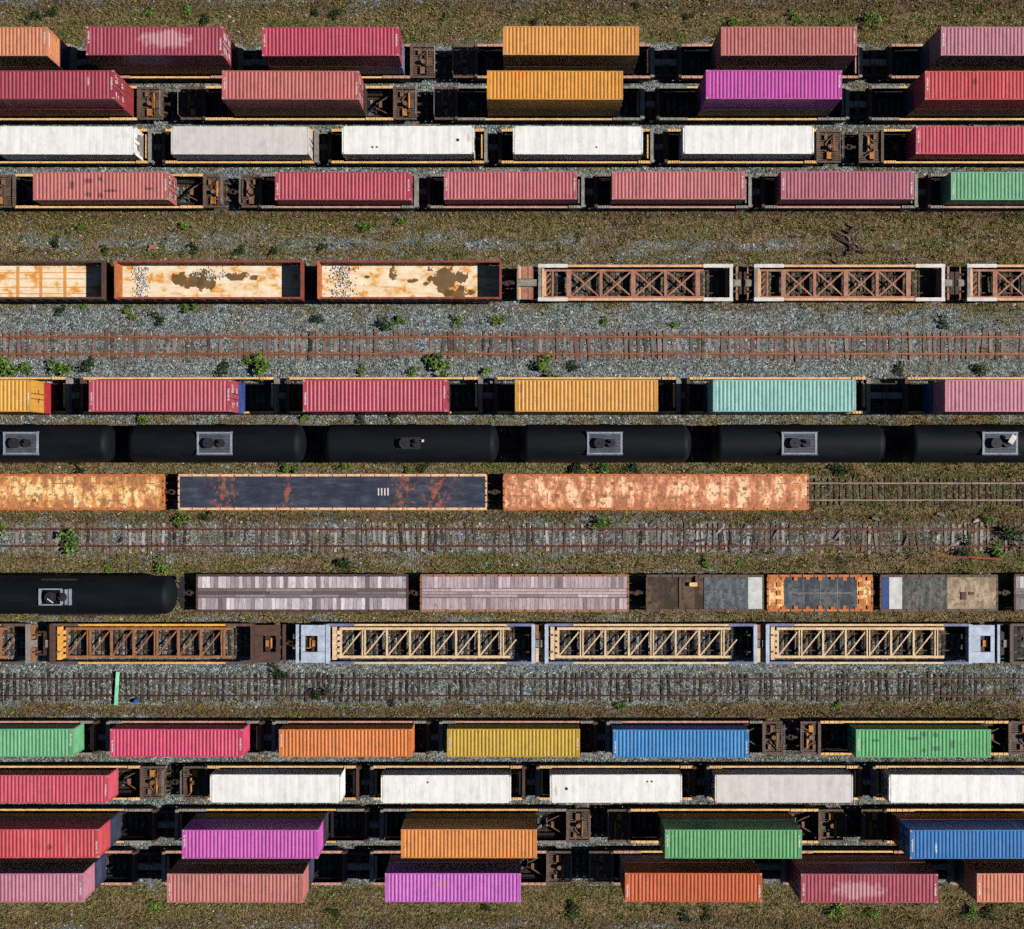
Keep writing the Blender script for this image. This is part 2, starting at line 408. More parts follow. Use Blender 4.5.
track(Y7, 'rails under the stacked containers above the black tank wagons', 'rail_brown', 'tie_dark', False)
track(Y8, 'rails under the long line of black tank wagons', 'rail_brown', 'tie_dark', False)
track(Y9, 'rails under the rusty flat wagons, running on bare with mossy sleepers', 'rail_pale', 'tie_moss', True, 22.0, 54, .56)
track(Y9, 'rails hidden under the two rusty and one dark flat wagon', 'rail_brown', 'tie_dark', False, -54, 22.0)
track(Y10, 'abandoned track with corroded rails and bleached grey sleepers', 'rail_dull', 'tie_grey', wild=2.2, skip=.06, sink=.9)
track(Y11, 'rails under the wooden decked flat wagons', 'rail_brown', 'tie_dark', False)
track(Y12, 'rails under the empty cream and ochre frame wagons', 'rail_brown', 'tie_dark', False)
track(Y13, 'empty track with brown rails and half buried dark sleepers below the cream frame wagons', 'rail_brown', 'tie_dark', wild=1.5, skip=.06, sink=.9, sp=.55)

# ------------------------------------------------------------------ running gear shared by all wagons
def truck_frame():
    m = MB()
    for s in (-1, 1):
        m.box(-1.15, 1.15, s*1.0 - .09, s*1.0 + .09, .48, .72); m.box(-.35, .35, s*1.0 - .11, s*1.0 + .11, .3, .48)
    m.box(-.22, .22, -1.0, 1.0, .5, .82)
    return m
def wheelset():
    m = MB()
    for s in (-1, 1):
        m.cyl((0, s*.69, .0), (0, s*.82, .0), .44, 18); m.cyl((0, s*.67, 0), (0, s*.69, 0), .48, 18)
    m.cyl((0, -1.1, 0), (0, 1.1, 0), .08, 8); return m
def truck(parent, x):
    t = put('truck', cached('truck', 'truck', truck_frame), M['truck'], parent, (x, 0, .15))
    for dx in (-.9, .9):
        put('wheelset', cached('wheelset', 'wheelset', wheelset), M['wheel'], t, (dx, 0, .50))
def coupler(parent, x, s, mat='truck', n=.9):
    def f():
        m = MB(); m.box(0, n - .28, -.11, .11, .72, .95); m.box(n - .32, n, -.2, .12, .66, 1.0); m.box(n - .12, n + .1, -.24, -.08, .7, .98)
        m.box(-.25, .05, -.26, .26, .68, 1.0); return m
    put('coupler', cached(('coupler', n), 'coupler', f), M[mat], parent, (x, 0, .05), 0 if s > 0 else math.pi)

# ------------------------------------------------------------------ shipping containers
def corr(u0, u1, n, lo, hi, flat=0.30):
    """trapezoid wave along u from u0 to u1"""
    p = (u1 - u0) / n; o = [(u0, hi)]
    for i in range(n):
        a = u0 + i * p
        o += [(a + p * flat * .55, hi), (a + p * (.5 - flat * .25), lo), (a + p * (.5 + flat * .35), lo), (a + p * (1 - flat * .35), hi)]
    o.append((u1, hi)); return o

def cont_meshes(L, Wd, H, ribs, smooth_roof):
    k = (round(L, 2), round(Wd, 2), round(H, 2), ribs, smooth_roof); hl, hw = L / 2, Wd / 2
    def roof():
        m = MB()
        if smooth_roof:
            n = 14; p = (L - .3) / n
            for i in range(n): m.box(-hl + .15 + i*p + .0008, -hl + .15 + (i+1)*p - .0008, -hw + .07, hw - .07, H - .06, H - .014 + .003 * (i % 2))
            m.box(-hl + .14, hl - .14, -hw + .068, hw - .068, H - .09, H - .022)
        else:
            m.strip(corr(-hl + .28, hl - .28, ribs, H - .052, H - .006), 'roof', -hw + .09, hw - .09)
            for s in (-1, 1): m.box(s*(hl - .28), s*(hl - .12), -hw + .09, hw - .09, H - .05, H - .012)
        return m
    def frame():
        m = MB()
        for s in (-1, 1):
            m.box(-hl + .16, hl - .16, s*hw, s*(hw - .09), H - .12, H - .008)
            m.box(-hl + .16, hl - .16, s*hw, s*(hw - .10), 0, .16)
            m.box(s*hl, s*(hl - .12), -hw + .16, hw - .16, H - .13, H - .004)
            m.box(s*hl, s*(hl - .12), -hw + .16, hw - .16, 0, .16)
            for q in (-1, 1): m.box(s*hl, s*(hl - .16), q*hw, q*(hw - .16), .0, H - .12)
        m.box(-hl + .1, hl - .1, -hw + .1, hw - .1, .1, .15)
        return m
    def casting():
        m = MB(); m.box(-.09, .09, -.08, .08, -.115, .0); m.box(-.035, .035, -.045, .045, 0, .004); return m
    def side():
        m = MB(); m.strip(corr(-hl + .14, hl - .14, 40, -.032, -.016), 'side', .15, H - .1); return m
    def side2():
        m = MB(); m.box(-hl + .15, hl - .15, -.05, -.02, .15, H - .1)
        n = 14; p = (L - .3) / n
        for i in range(1, n): m.box(-hl + .15 + i*p - .02, -hl + .15 + i*p + .02, -.03, -.012, .16, H - .11)
        return m
    def end():
        m = MB()
        pr = corr(.16, H - .13, 7, -.06, -.015)
        m._add([(h, -hw + .15, u) for u, h in pr] + [(h, hw - .15, u) for u, h in pr], [(i, i+1, i+1+len(pr), i+len(pr)) for i in range(len(pr) - 1)])
        return m
    def door():
        m = MB(); m.box(-.06, -.025, 0.0, hw - .165, .165, H - .135)
        for z in (.55, 1.15, 1.75, 2.3):
            if z < H - .3: m.box(-.03, -.012, .08, hw - .25, z - .09, z + .09)
        return m
    def bar():
        m = MB(); m.cyl((.012, 0, .12), (.012, 0, H - .1), .028, 6)
        for z in (.16, H * .36, H * .62, H - .16): m.box(-.025, .045, -.06, .06, z - .04, z + .04)
        m.box(.0, .05, -.02, .34, H * .44, H * .44 + .05); return m
    fns = dict(roof=roof, frame=frame, casting=casting, side=side2 if smooth_roof else side, end=end, door=door, bar=bar)
    return {n: cached((n,) + k, n, f) for n, f in fns.items()}, k

def code_mark(n, w, h, seed, two=False):
    """rows of small strokes: faded, unreadable numbering"""
    rs = random.Random(seed); m = MB(); p = h / n
    for i in range(n):
        if rs.random() < .12: continue
        a = -h/2 + i*p
        m.box(-w/2, -w/2 + w * rs.uniform(.6, 1), a + p*.1, a + p*rs.uniform(.55, .85), 0, .004)
        if rs.random() < .5: m.box(w*.15, w/2, a + p*.2, a + p*.9, 0, .004)
    return m

SEEN = {}
def container(cx, cy, z, L, Wd, H, color, label, rz=0.0, smooth_roof=False, ribs=35, marks=(), doors='E', lower=False, fade=.25, streak=.45, rust=.08,
              roofcode='E', door_marks=0, emblem=False, group='shipping containers', frame_mat=None, name='shipping_container', reefer=False):
    pm = paint('container_paint', lin(*color), fade, streak, marks, rust=rust)
    t = thing(name, label, 'container', (cx, cy, z), rz, group)
    ms, k = cont_meshes(L, Wd, H, ribs, smooth_roof); hl, hw = L/2, Wd/2
    put('roof_panel', ms['roof'], pm, t); put('frame', ms['frame'], frame_mat or pm, t)
    put('side_panel', ms['side'], pm, t, (0, hw, 0)); put('side_panel', ms['side'], pm, t, (0, -hw, 0), math.pi)
    de = 1 if doors == 'E' else -1
    put('end_panel', ms['end'], pm, t, (-de*hl, 0, 0), math.pi if de > 0 else 0)
    if emblem:
        e = put('end_panel', ms['end'], pm, t, (de*hl, 0, 0), 0 if de > 0 else math.pi)
    else:
        for s in (1, -1):
            # a door is modelled for +y at the +x end; mirrored ones are turned about z through scale
            d = put('door', ms['door'], pm, t, (de*hl, 0, 0)); d.scale = (de, s, 1)
            for q in ((.22, .8) if not lower else (.5,)):
                b = put('lock_bar', ms['bar'], pm if lower else M['bar_dark'] if q < .5 else pm, d, (-.02, q, 0))
    if lower: return t
    for a in (-1, 1):
        for b in (-1, 1):
            put('corner_casting', ms['casting'], M['casting'], t, (a*(hl - .09), b*(hw - .08), H))
    sd_ = hash(label) & 0xffff
    rs = random.Random(label)
    ends = {'E': (1,), 'W': (-1,), 'B': (-1, 1), '': ()}[roofcode]
    for e in ends:
        m = cached(('code', rs.randrange(4)), 'code', lambda: code_mark(11, .15, 1.05, rs.random()))
        put('roof_lettering', m, M['white_mark'], t, (e*(hl - .20), rs.choice((-.25, .3, .1)), H + .001), 0 if e > 0 else math.pi)
    if door_marks:
        # white lettering blocks on the doors
        r2 = random.Random(label + 'd')
        for (y0, y1, z0, z1) in ((.25, 1.0, H - .62, H - .36), (.3, .9, H - .95, H - .80), (-.95, -.45, H - .75, H - .45), (-.9, -.5, H - 1.25, H - 1.0), (.3, .75, .55, .85), (-.8, -.3, .4, .62)):
            n = 5; p = (y1 - y0) / n; m = MB()
            for i in range(n):
                if i == 0 or r2.random() < .85: m.box(-.006, .004, y0 + i*p, y0 + i*p + p*.72, z0 + (z1 - z0)*r2.uniform(0, .25), z1)
            o = part('door_lettering', m, M['white_mark'], t); o.location = (de*(hl + .002), 0, 0); o.scale = (de, 1, 1)
    if emblem:
        m = MB(); m.box(0, .006, -.35, .85, H - .52, H - .38)
        o = part('end_lettering', m, M['white_mark'], t); o.location = (de*(hl + .003), 0, 0); o.scale = (de, 1, 1)
        for (y, z, w) in ((.85, H*.22, .16), (-.75, H*.60, .12)):
            m = MB(); m.cyl((0, y, z), (.01, y, z), w, 12)
            o = part('emblem', m, M['yellow_mark'], t); o.location = (de*(hl + .003), 0, 0); o.scale = (de, 1, 1)
    if reefer:
        m = MB(); m.box(-.02, .02, -.9, .9, .3, 1.3); m.cyl((0, -.4, 1.7), (.05, -.4, 1.7), .3, 12); m.cyl((0, .45, 1.7), (.05, .45, 1.7), .3, 12)
        o = part('cooling_unit', m, M['well_grey'], t); o.location = (de*(hl + .02), 0, 0)
    return t

# ------------------------------------------------------------------ well wagons that carry the containers
def well_wagon(x0, x1, y, left, right, gl, gr, label, rz=0.0, cols=('well_tan', 'well_pink', 'grate', 'gear'), mirror=1, thick=2.2, half=1.46):
    """x0..x1 is the well; left/right: 'A' articulated joint, 'E' end platform; gl, gr the length beyond the well"""
    cx = (x0 + x1) / 2; h = (x1 - x0) / 2
    t = thing('well_wagon', label, 'rail wagon', (mirror * cx, mirror * y, 0), rz, 'well wagons under the containers')
    sill, cap, plat, gear = (M[c] for c in cols)
    for s in (-1, 1):
        m = MB(); m.box(-h, h, s*(half + .03), s*(half - .13), 1.18, 1.25); part('side_sill', m, sill, t)
        m = MB(); m.box(-h, h, s*half, s*(half - .06), .38, 1.175); m.box(-h, h, s*(half + .05), s*(half - .2), .33, .375)
        n = int(2 * h / 1.1)
        for i in range(1, n): m.box(-h + i*2*h/n - .04, -h + i*2*h/n + .04, s*(half + .045), s*half, .46, 1.18)
        part('side_web', m, M['well_dark'], t)  # shade below the bright sill is put into this darker web colour
        for e, k in ((-1, left), (1, right)):
            m = MB(); m.box(e*(h + .05), e*(h - thick), s*(half + .05), s*(half - .17), 1.26, 1.31)
            for i in range(4): m.box(e*(h - .3 - i*thick/4.4), e*(h - .40 - i*thick/4.4), s*(half + .06), s*(half - .18), 1.28, 1.34)
            part('sill_cap', m, cap, t)
    m = MB()
    n = 6
    for i in range(n + 1):
        x = -h + .3 + i*(2*h - .6)/n; m.box(x - .12, x + .12, -half + .1, half - .1, .32, .5)
    for s in (-1, 1): m.box(-h, h, s*1.0 - .12, s*1.0 + .12, .30, .44)
    for i in range(n):
        x = -h + .3 + i*(2*h - .6)/n; x2 = x + (2*h - .6)/n
        m.bar((x, -1.1, .41), (x2, 1.1, .41), .12, .08)
    part('floor_frame', m, M['well_dark'], t)
    for e, k, g in ((-1, left, gl), (1, right, gr)):
        if k == 'A':
            m = MB(); m.box(e*(h + .02), e*(h + .30), -half + .02, half - .02, .5, 1.36); m.box(e*(h + .30), e*(h + .42), -half + .1, half - .1, .5, 1.2)
            part('end_beam', m, M['well_grey'] if e > 0 else M['gond_dark'], t)
            m = MB()
            m.box(e*(h - .25), e*(h - .05), -1.05, 1.05, .5, 1.22); part('inner_beam', m, cap if e > 0 else M['well_dark'], t)  # left inner beam takes the dark tone as painted well shade
            m = MB(); m.box(e*(h + .42), e*(h + max(.55, g)), -.28, .28, .62, 1.0); m.box(e*(h + g - .34), e*(h + g + .02), -.2, .2, 1.0, 1.14)
            part('joint_arm', m, M['well_grey'], t)
            if e < 0: truck(t, -h - g)
        else:
            d = g - .8                                    # platform length, the coupler takes the rest
            m = MB(); m.box(e*(h + .02), e*(h + .28), -half + .02, half - .02, .45, 1.33)
            part('end_beam', m, M['grate'], t)
            m = MB()
            for s in (-1, 1): m.box(e*(h + .28), e*(h + d), s*(half - .02), s*(half - .2), .95, 1.22)
            m.box(e*(h + .28), e*(h + d), -.3, .3, .8, 1.12)
            for i in range(1, 4): x = h + .28 + (d - .28)*i/3; m.box(e*(x - .1), e*x, -half + .2, half - .2, .9, 1.2)
            part('platform_frame', m, plat, t)
            for i in range(3):                            # gratings of thin slats between the cross beams
                a = h + .30 + (d - .28)*i/3; b2 = a + (d - .28)/3 - .12
                for s in (-1, 1):
                    if i == 1 and s < 0: continue
                    m = MB(); q = .3
                    while q < half - .3:
                        m.box(e*a, e*b2, s*q, s*(q + .13), 1.13, 1.17); q += .19
                    part('grating', m, plat, t)
            m = MB(); xm = h + .3 + (d - .28)*.5
            m.box(e*(xm - .35), e*(xm + .05), -1.15, -.55, 1.0, 1.42); m.cyl((e*(xm + .2), -.5, 1.4), (e*(xm + .2), .8, 1.36), .10, 8)
            m.box(e*(xm + .05), e*(xm + .3), .15, .5, 1.0, 1.4); part('brake_cylinder', m, gear, t)
            m = MB(); m.cyl((e*(xm - .1), -.1, 1.3), (e*(xm - .1), -.1, 1.62), .2, 10); m.bar((e*(xm - .4), .3, 1.3), (e*(xm + .4), 1.05, 1.35), .08, .06); m.bar((e*(xm - .5), -.4, 1.28), (e*(xm + .5), -.9, 1.44), .07, .06)
            m.box(e*(xm - .55), e*(xm - .3), .55, 1.0, 1.1, 1.38); part('brake_rigging', m, M['gear_brown'], t)
            m = MB()
            for s in (-1, 1):
                m.cyl((e*(h + d), s*1.2, 1.2), (e*(h + d), s*1.2, 2.1), .025, 6)
            m.cyl((e*(h + d), -1.2, 2.1), (e*(h + d), 1.2, 2.1), .025, 6); m.cyl((e*(h + d), -1.2, 1.7), (e*(h + d), 1.2, 1.7), .02, 6)
            part('handrail', m, M['well_grey'], t)
            m = MB(); m.bar((e*(h - .1), .9, .9), (e*(h - 1.5), .15, .55), .09, .08); m.bar((e*(h - .3), -.9, .8), (e*(h - 1.6), -.2, .5), .08, .08); m.box(e*(h - 1.3), e*(h - 1.05), -.2, .3, .5, .7)
            part('well_brace', m, M['gear_brown'], t)
            truck(t, e*(h + d*.55)); coupler(t, e*(h + d), e, 'truck')
    return t

# ------------------------------------------------------------------ the two container blocks (rows 1-4 above, rows 1-4 below turned about)
K = 1 / 1.0
def xr(px, z): return W(px, 0, z)[0]
DARKS = (0.035, 0.012, 0.012)
# (px0, px1, upper colour+word for the upper block, for the lower block, lower-container colours, options)
SAL, CRI = (205, 112, 106), (196, 62, 84)
rows = []
rows.append(dict(y=Y1, double=True, name=(ROWN[0], ROWB[0]), wells=[(-60, 71, 'A', 'A'), (103, 238, 'A', 'A'), (272, 410, 'A', 'E'), (478, 650, 'E', 'A'), (682, 858, 'A', 'A'), (892, 1090, 'A', 'A')],
  boxes=[(-90, 47, ((228, 142, 98), 'peach orange'), ((235, 138, 104), 'apricot orange'), ((24, 38, 92), 'navy blue'), dict(emblem=True)),
         (86, 223, ((176, 54, 78), 'burgundy with a bleached oval patch'), ((186, 68, 88), 'dusky red with a bleached oval patch'), ((110, 28, 40), 'dark red'), dict(marks=[(.9, .2, 2.6, .85, (.55, .32, .33), .55)], roofcode='B', door_marks=1)),
         (262, 399, ((202, 58, 88), 'bright crimson'), ((216, 92, 22), 'burnt orange'), ((128, 148, 170), 'pale blue'), dict(roofcode='B')),
         (503, 639, ((240, 160, 62), 'amber yellow'), ((216, 104, 205), 'orchid pink'), ((80, 36, 22), 'dark rust brown'), dict(roofcode='', marks=[(.9, -.3, .7, .5, (.45, .2, .08), .35)])),
         (721, 857, (SAL, 'faded salmon'), ((206, 118, 110), 'faded salmon'), ((22, 30, 70), 'dark navy'), {}),
         (941, 1078, ((206, 128, 146), 'pale mauve'), ((206, 128, 150), 'pale mauve'), ((20, 30, 76), 'deep blue'), dict(roofcode='W'))]))
rows.append(dict(y=Y2, double=True, name=(ROWN[1], ROWB[1]), wells=[(-60, 137, 'A', 'E'), (206, 393, 'E', 'E'), (458, 640, 'E', 'A'), (660, 845, 'A', 'A'), (872, 1080, 'A', 'A')],
  boxes=[(-24, 114, ((176, 46, 70), 'deep crimson with white door lettering'), ((12, 120, 198), 'bright blue'), (((168, 36, 46), 'red'), ((158, 30, 36), 'red')), dict(door_marks=1, marks=[(3.6, .3, .12, .5, (.8, .7, .7), .5)])),
         (222, 359, ((208, 104, 98), 'salmon pink'), ((98, 178, 108), 'leaf green'), ((70, 34, 30), 'dark brown'), dict(door_marks=1, roofcode='B')),
         (487, 623, ((245, 162, 40), 'strong yellow orange'), ((240, 146, 56), 'tangerine orange'), ((92, 34, 14), 'rust brown'), dict(roofcode='', marks=[(-3.1, .8, .9, .4, (.75, .16, .02), .6)], fade=.15)),
         (706, 842, ((216, 78, 180), 'magenta pink'), ((216, 88, 188), 'magenta pink'), ((26, 12, 40), 'near black violet'), dict(fade=.15)),
         (925, 1062, ((226, 68, 78), 'streaky scarlet red'), ((226, 74, 84), 'streaky scarlet red'), ((22, 34, 70), 'dark blue'), dict(roofcode='W', streak=.8, marks=[(-1.6, .3, .25, .3, (.03, .01, .01), .6)]))]))
WH, GW = (252, 250, 244), (222, 214, 209)
rows.append(dict(y=Y3, double=False, name=(ROWN[2], ROWB[2]), wells=[(-60, 148, 'A', 'A'), (166, 314, 'A', 'A'), (332, 484, 'A', 'A'), (502, 650, 'A', 'A'), (668, 816, 'A', 'E'), (884, 1080, 'E', 'A')],
  boxes=[(-2, 135, (WH, 'clean white smooth-roofed'), (WH, 'clean white smooth-roofed'), None, dict(sm=1, reefer=True)),
         (171, 309, (GW, 'dirty greyish white smooth-roofed'), (GW, 'dirty greyish white smooth-roofed'), None, dict(sm=1, streak=.3, fade=.5)),
         (342, 474, (WH, 'white with dark roof spots'), (WH, 'white with dark roof spots'), None, dict(sm=1, rust=.10, marks=[(4.3, 0, .22, .16, (.02, .02, .02), 1), (-3.1, -.6, .12, .12, (.03, .03, .03), 1), (-2.7, -.6, .12, .12, (.03, .03, .03), 1), (5.2, .2, .2, .5, (.45, .3, .2), .5)])),
         (513, 643, (WH, 'plain white slightly spotted'), (WH, 'plain white slightly spotted'), None, dict(sm=1, rust=.05, marks=[(1.6, -.6, .1, .1, (.05, .03, .03), 1)])),
         (683, 814, (WH, 'white speckled'), (WH, 'white speckled'), None, dict(sm=1, rust=.04)),
         (916, 1052, ((226, 72, 98), 'rosy red'), ((226, 76, 100), 'rosy red'), None, dict(roofcode='W', streak=.6))]))
ST = (.06, .02, .02); ST2 = (.03, .10, .05)
blot = [(-2.5, .1, .28, .5), (-1.1, .45, .5, .28), (-1.0, -.75, .35, .3), (.0, .6, .25, .25), (.9, -.4, .8, .16), (0, -.8, .3, .3), (4.2, -.25, .5, .15)]
rows.append(dict(y=Y4, double=False, name=(ROWN[3], ROWB[3]), wells=[(16, 203, 'E', 'E'), (262, 414, 'E', 'A'), (431, 581, 'A', 'A'), (598, 748, 'A', 'A'), (765, 914, 'A', 'A'), (931, 1080, 'A', 'A')],
  boxes=[(33, 168, ((206, 110, 104), 'dusty salmon with dark blotches'), ((94, 188, 114), 'green with dark blotches'), None, dict(door_marks=1, blot=1)),
         (275, 411, ((198, 64, 86), 'deep rose red'), ((22, 136, 208), 'clear blue'), None, dict(roofcode='B')),
         (444, 577, ((206, 100, 108), 'rose pink'), ((212, 168, 4), 'mustard yellow'), None, dict(roofcode='B')),
         (612, 745, ((214, 116, 116), 'light salmon with paler streaks'), ((238, 128, 36), 'orange with paler streaks'), None, dict(streak=.6)),
         (781, 914, ((196, 104, 124), 'dull mauve pink'), ((226, 60, 104), 'hot pink red'), None, dict(streak=.5, roofcode='B')),
         (951, 1086, ((118, 190, 140), 'mint green'), ((108, 190, 130), 'mint green'), None, dict(roofcode='W'))]))

ORD = ['first', 'second', 'third', 'fourth', 'fifth', 'sixth']
WCOL = {0: ('well_tan', 'well_pink', 'grate', 'gear_brown'), 1: ('well_tan', 'well_grey', 'grate', 'gear_brown'), 2: ('well_tan', 'well_tan', 'grate', 'gear'), 3: ('well_pink', 'well_grey', 'grate', 'gear_brown')}
for flip in (False, True):
    mir = -1 if flip else 1; rz = math.pi if flip else 0.0
    for ri, r in enumerate(rows):
        rn = r['name'][1 if flip else 0]; double = r['double']; y = r['y']
        zr = ZD if double else ZS; H = 2.76 if double else 2.62
        short = rn.split(' beside')[0]
        side = 'right' if flip else 'left'
        n = len(r['boxes'])
        for bi, (p0, p1, cu, cl, low, op) in enumerate(r['boxes']):
            op = dict(op); c, wd = cl if flip else cu
            x0, x1 = xr(p0, zr), xr(p1, zr); L = x1 - x0; L = max(11.2, min(12.1, L)); cx = (x0 + x1) / 2
            if bi == 0 and p0 < 0 or ri == 2 and bi == 0: cx = x1 - L / 2
            sm = op.pop('sm', 0)
            if op.pop('blot', 0): op['marks'] = [(a, b, rx, ry, ST2 if flip else ST, .75) for a, b, rx, ry in blot]
            adj, _, ext = wd.partition(' with ')
            lab = '%s %scontainer%s, %s, %s from %s' % (adj, 'upper ' if double else '', ' with ' + ext if ext else '', short, ORD[bi], side)
            container(mir*cx, mir*y + random.uniform(-.04, .04), zr - H, L, 2.42, H, c, lab, rz + random.uniform(-.0035, .0035), smooth_roof=bool(sm), group='containers on wagons', **op)
            if double:
                lc = low
                if isinstance(low[0][0], tuple): lc = low[1] if flip else low[0]
                container(mir*cx, mir*y, zr - 2*H - .03, L, 2.42, H, lc[0], '%s lower container under the %s one, %s' % (lc[1], adj, short), rz, lower=True, group='containers on wagons')
        for wi, (p0, p1, le, ri_) in enumerate(r['wells']):
            ws = r['wells']; x0, x1 = xr(p0, 1.25), xr(p1, 1.25)
            def gap(i, j): return xr(ws[j][0], 1.25) - xr(ws[i][1], 1.25)
            gl = gap(wi-1, wi) / 2 if wi > 0 else 1.0
            gr = gap(wi, wi+1) / 2 if wi < len(ws) - 1 else 1.0
            if wi == 0 and le == 'E': gl = 3.6
            load = r['boxes'][wi][3 if flip else 2][1].split(' with')[0].replace(' smooth-roofed', '').replace(' and', '')
            well_wagon(x0, x1, y, le, ri_, gl, gr, 'dark well wagon under the %s container, %s' % (load, short), rz, ('well_tan', 'well_tan', 'grate', 'gear') if (ri, wi) in ((1, 0), (1, 1), (3, 0)) else WCOL[ri], mir, thick=(2.4, 2.4, .9, 1.0)[ri] if (ri, wi) != (3, 0) else 2.0)

# row 7: double stacks above the tank wagons
short = 'track above the tank wagons'
r7 = [(-112, 31, (246, 176, 58), 'golden yellow', (206, 28, 38), 'bright red', dict(fade=.15)),
      (89, 231, (200, 74, 94), 'dusty crimson with white door lettering', (36, 74, 158), 'royal blue', dict(door_marks=1, roofcode='B')),
      (303, 447, (200, 64, 90), 'raspberry red', (80, 26, 34), 'maroon', dict(roofcode='B')),
      (515, 658, (240, 166, 62), 'amber orange', (74, 42, 24), 'brown', dict(roofcode='', marks=[(-5.6, .6, .3, .5, (.3, .1, .05), .6)])),
      (713, 856, (150, 208, 198), 'pale aqua', (20, 36, 84), 'dark blue', dict(streak=.3)),
      (945, 1088, (214, 130, 150), 'faded pink', (30, 62, 130), 'blue', dict(roofcode='', streak=.5))]
w7 = [(-120, 66), (84, 274), (290, 478), (498, 676), (690, 866), (908, 1100)]
for bi, (p0, p1, c, wd, lc, lwd, op) in enumerate(r7):
    x0, x1 = xr(p0, 6.1), xr(p1, 6.1); H = 2.74; z0 = .62; cx = (x0 + x1)/2; L = min(12.19, x1 - x0)
    adj, _, ext = wd.partition(' with ')
    lab = '%s upper container%s, %s' % (adj, ' with ' + ext if ext else '', short)
    container(cx, Y7 - .1, z0 + H + .03, L, 2.68, H, c, lab, 0, group='containers on wagons', **op)
    container(cx, Y7 - .1, z0, L, 2.68, H, lc, '%s lower container under the %s one, %s' % (lwd, adj, short), 0, lower=True, group='containers on wagons')
    x0, x1 = xr(w7[bi][0], 1.25), xr(w7[bi][1], 1.25)
    gl = (x0 - xr(w7[bi-1][1], 1.25))/2 if bi else 1; gr = (xr(w7[bi+1][0], 1.25) - x1)/2 if bi < 5 else 1
    well_wagon(x0, x1, Y7 + .22, 'A', 'A', gl, gr, 'ochre edged well wagon under the %s stack, %s' % (adj, short), 0, ('well_tan', 'well_tan', 'grate', 'gear'), 1, half=1.56, thick=1.2)

# ------------------------------------------------------------------ gondolas
WET = {1: [(-2.3, .35, 1.3, .75), (-.6, .2, .7, .9), (2.6, .55, 1.2, .35)], 2: [(-1.6, .75, .35, .7), (.1, .2, .5, .2), (3.2, .3, 1.5, 1.3), (4.2, -.9, 1.2, .5), (-4.0, .5, .3, .15)]}
def gondola_floor(name, wet):
    t = NT(name); v = t.obj
    sh = t.vscale(v, (1, 1, 1), (wet * 13.7, wet * 5.1, 0))
    n = t.noise(t.vscale(sh, (.8, 1.1, 1)), .9, 5, .65)
    c = t.ramp(n, [(.33, lin(204, 128, 44)), (.40, lin(216, 154, 80)), (.46, lin(228, 200, 160)), (.62, lin(234, 220, 196)), (.8, lin(220, 192, 152))])
    st = t.noise(t.vscale(sh, (.25, 3.4, 1)), 1.0, 4, .6)
    c = t.mix(t.math('MULTIPLY', t.ramp(st, [(.54, 0.0), (.66, 1.0)]), .45), c, lin(206, 142, 76))
    if wet:
        w = t.noise(sh, 1.1, 5, .6); xyz = t.sepxyz(v)
        for (mx, my, rx, ry) in WET[wet]:
            dx = t.math('DIVIDE', t.math('SUBTRACT', xyz[0], mx), rx); dy = t.math('DIVIDE', t.math('SUBTRACT', xyz[1], my), ry)
            d = t.math('ADD', t.math('ADD', t.math('MULTIPLY', dx, dx), t.math('MULTIPLY', dy, dy)), t.math('MULTIPLY', t.math('SUBTRACT', w, .5), 6.5))
            c = t.mix(t.ramp(d, [(.88, .95), (1.0, 0.0)]), c, t.mix(w, lin(56, 40, 22), lin(128, 92, 48)))
    sp = t.noise(v, 6.0, 4, .8)
    c = t.mix(t.ramp(sp, [(.66, 0.0), (.72, 1.0)]), c, lin(70, 48, 34))
    return t.done(c, .8)
M['gond_wall'] = metal('oxide_red_gondola_steel', lin(150, 74, 58), lin(96, 46, 40), .3)
M['gond_in'] = metal('sunlit_rust_orange_steel', lin(196, 116, 66), lin(140, 72, 40), .3)

def stones_mesh(n, fx, size, seed):
    rs = np.random.RandomState(seed); V = []; F = []
    base = np.array([(1,0,0),(-1,0,0),(0,1,0),(0,-1,0),(0,0,1),(0,0,-1)], float)
    fc = [(0,2,4),(2,1,4),(1,3,4),(3,0,4),(2,0,5),(1,2,5),(3,1,5),(0,3,5)]
    for i in range(n):
        p = fx(rs); s = size * rs.uniform(.6, 1.5, 3) * rs.uniform(.6, 1.4)
        a = rs.uniform(0, 6.28); ca, sa = math.cos(a), math.sin(a)
        b = base * s + rs.uniform(-.3, .3, (6, 3)) * size
        b = b @ np.array([[ca, sa, 0], [-sa, ca, 0], [0, 0, 1]]).T + p
        o = len(V); V += [tuple(q) for q in b]; F += [tuple(o + k for k in f) for f in fc]
    return V, F
def stone_mat(name, cols):
    t = NT(name)
    g = t.n.new('ShaderNodeNewGeometry')
    c = t.ramp(g.outputs['Random Per Island'], [(i/(len(cols)-1), k) for i, k in enumerate(cols)])
    return t.done(c, .9)
M['stone'] = stone_mat('crushed_ballast_stone', [lin(70, 74, 78), lin(112, 118, 120), lin(140, 146, 146), lin(176, 176, 170), lin(96, 92, 88)])
M['pale_stone'] = stone_mat('pale_crushed_stone', [lin(120, 116, 116), lin(196, 190, 186), lin(226, 220, 214), lin(160, 152, 150)])

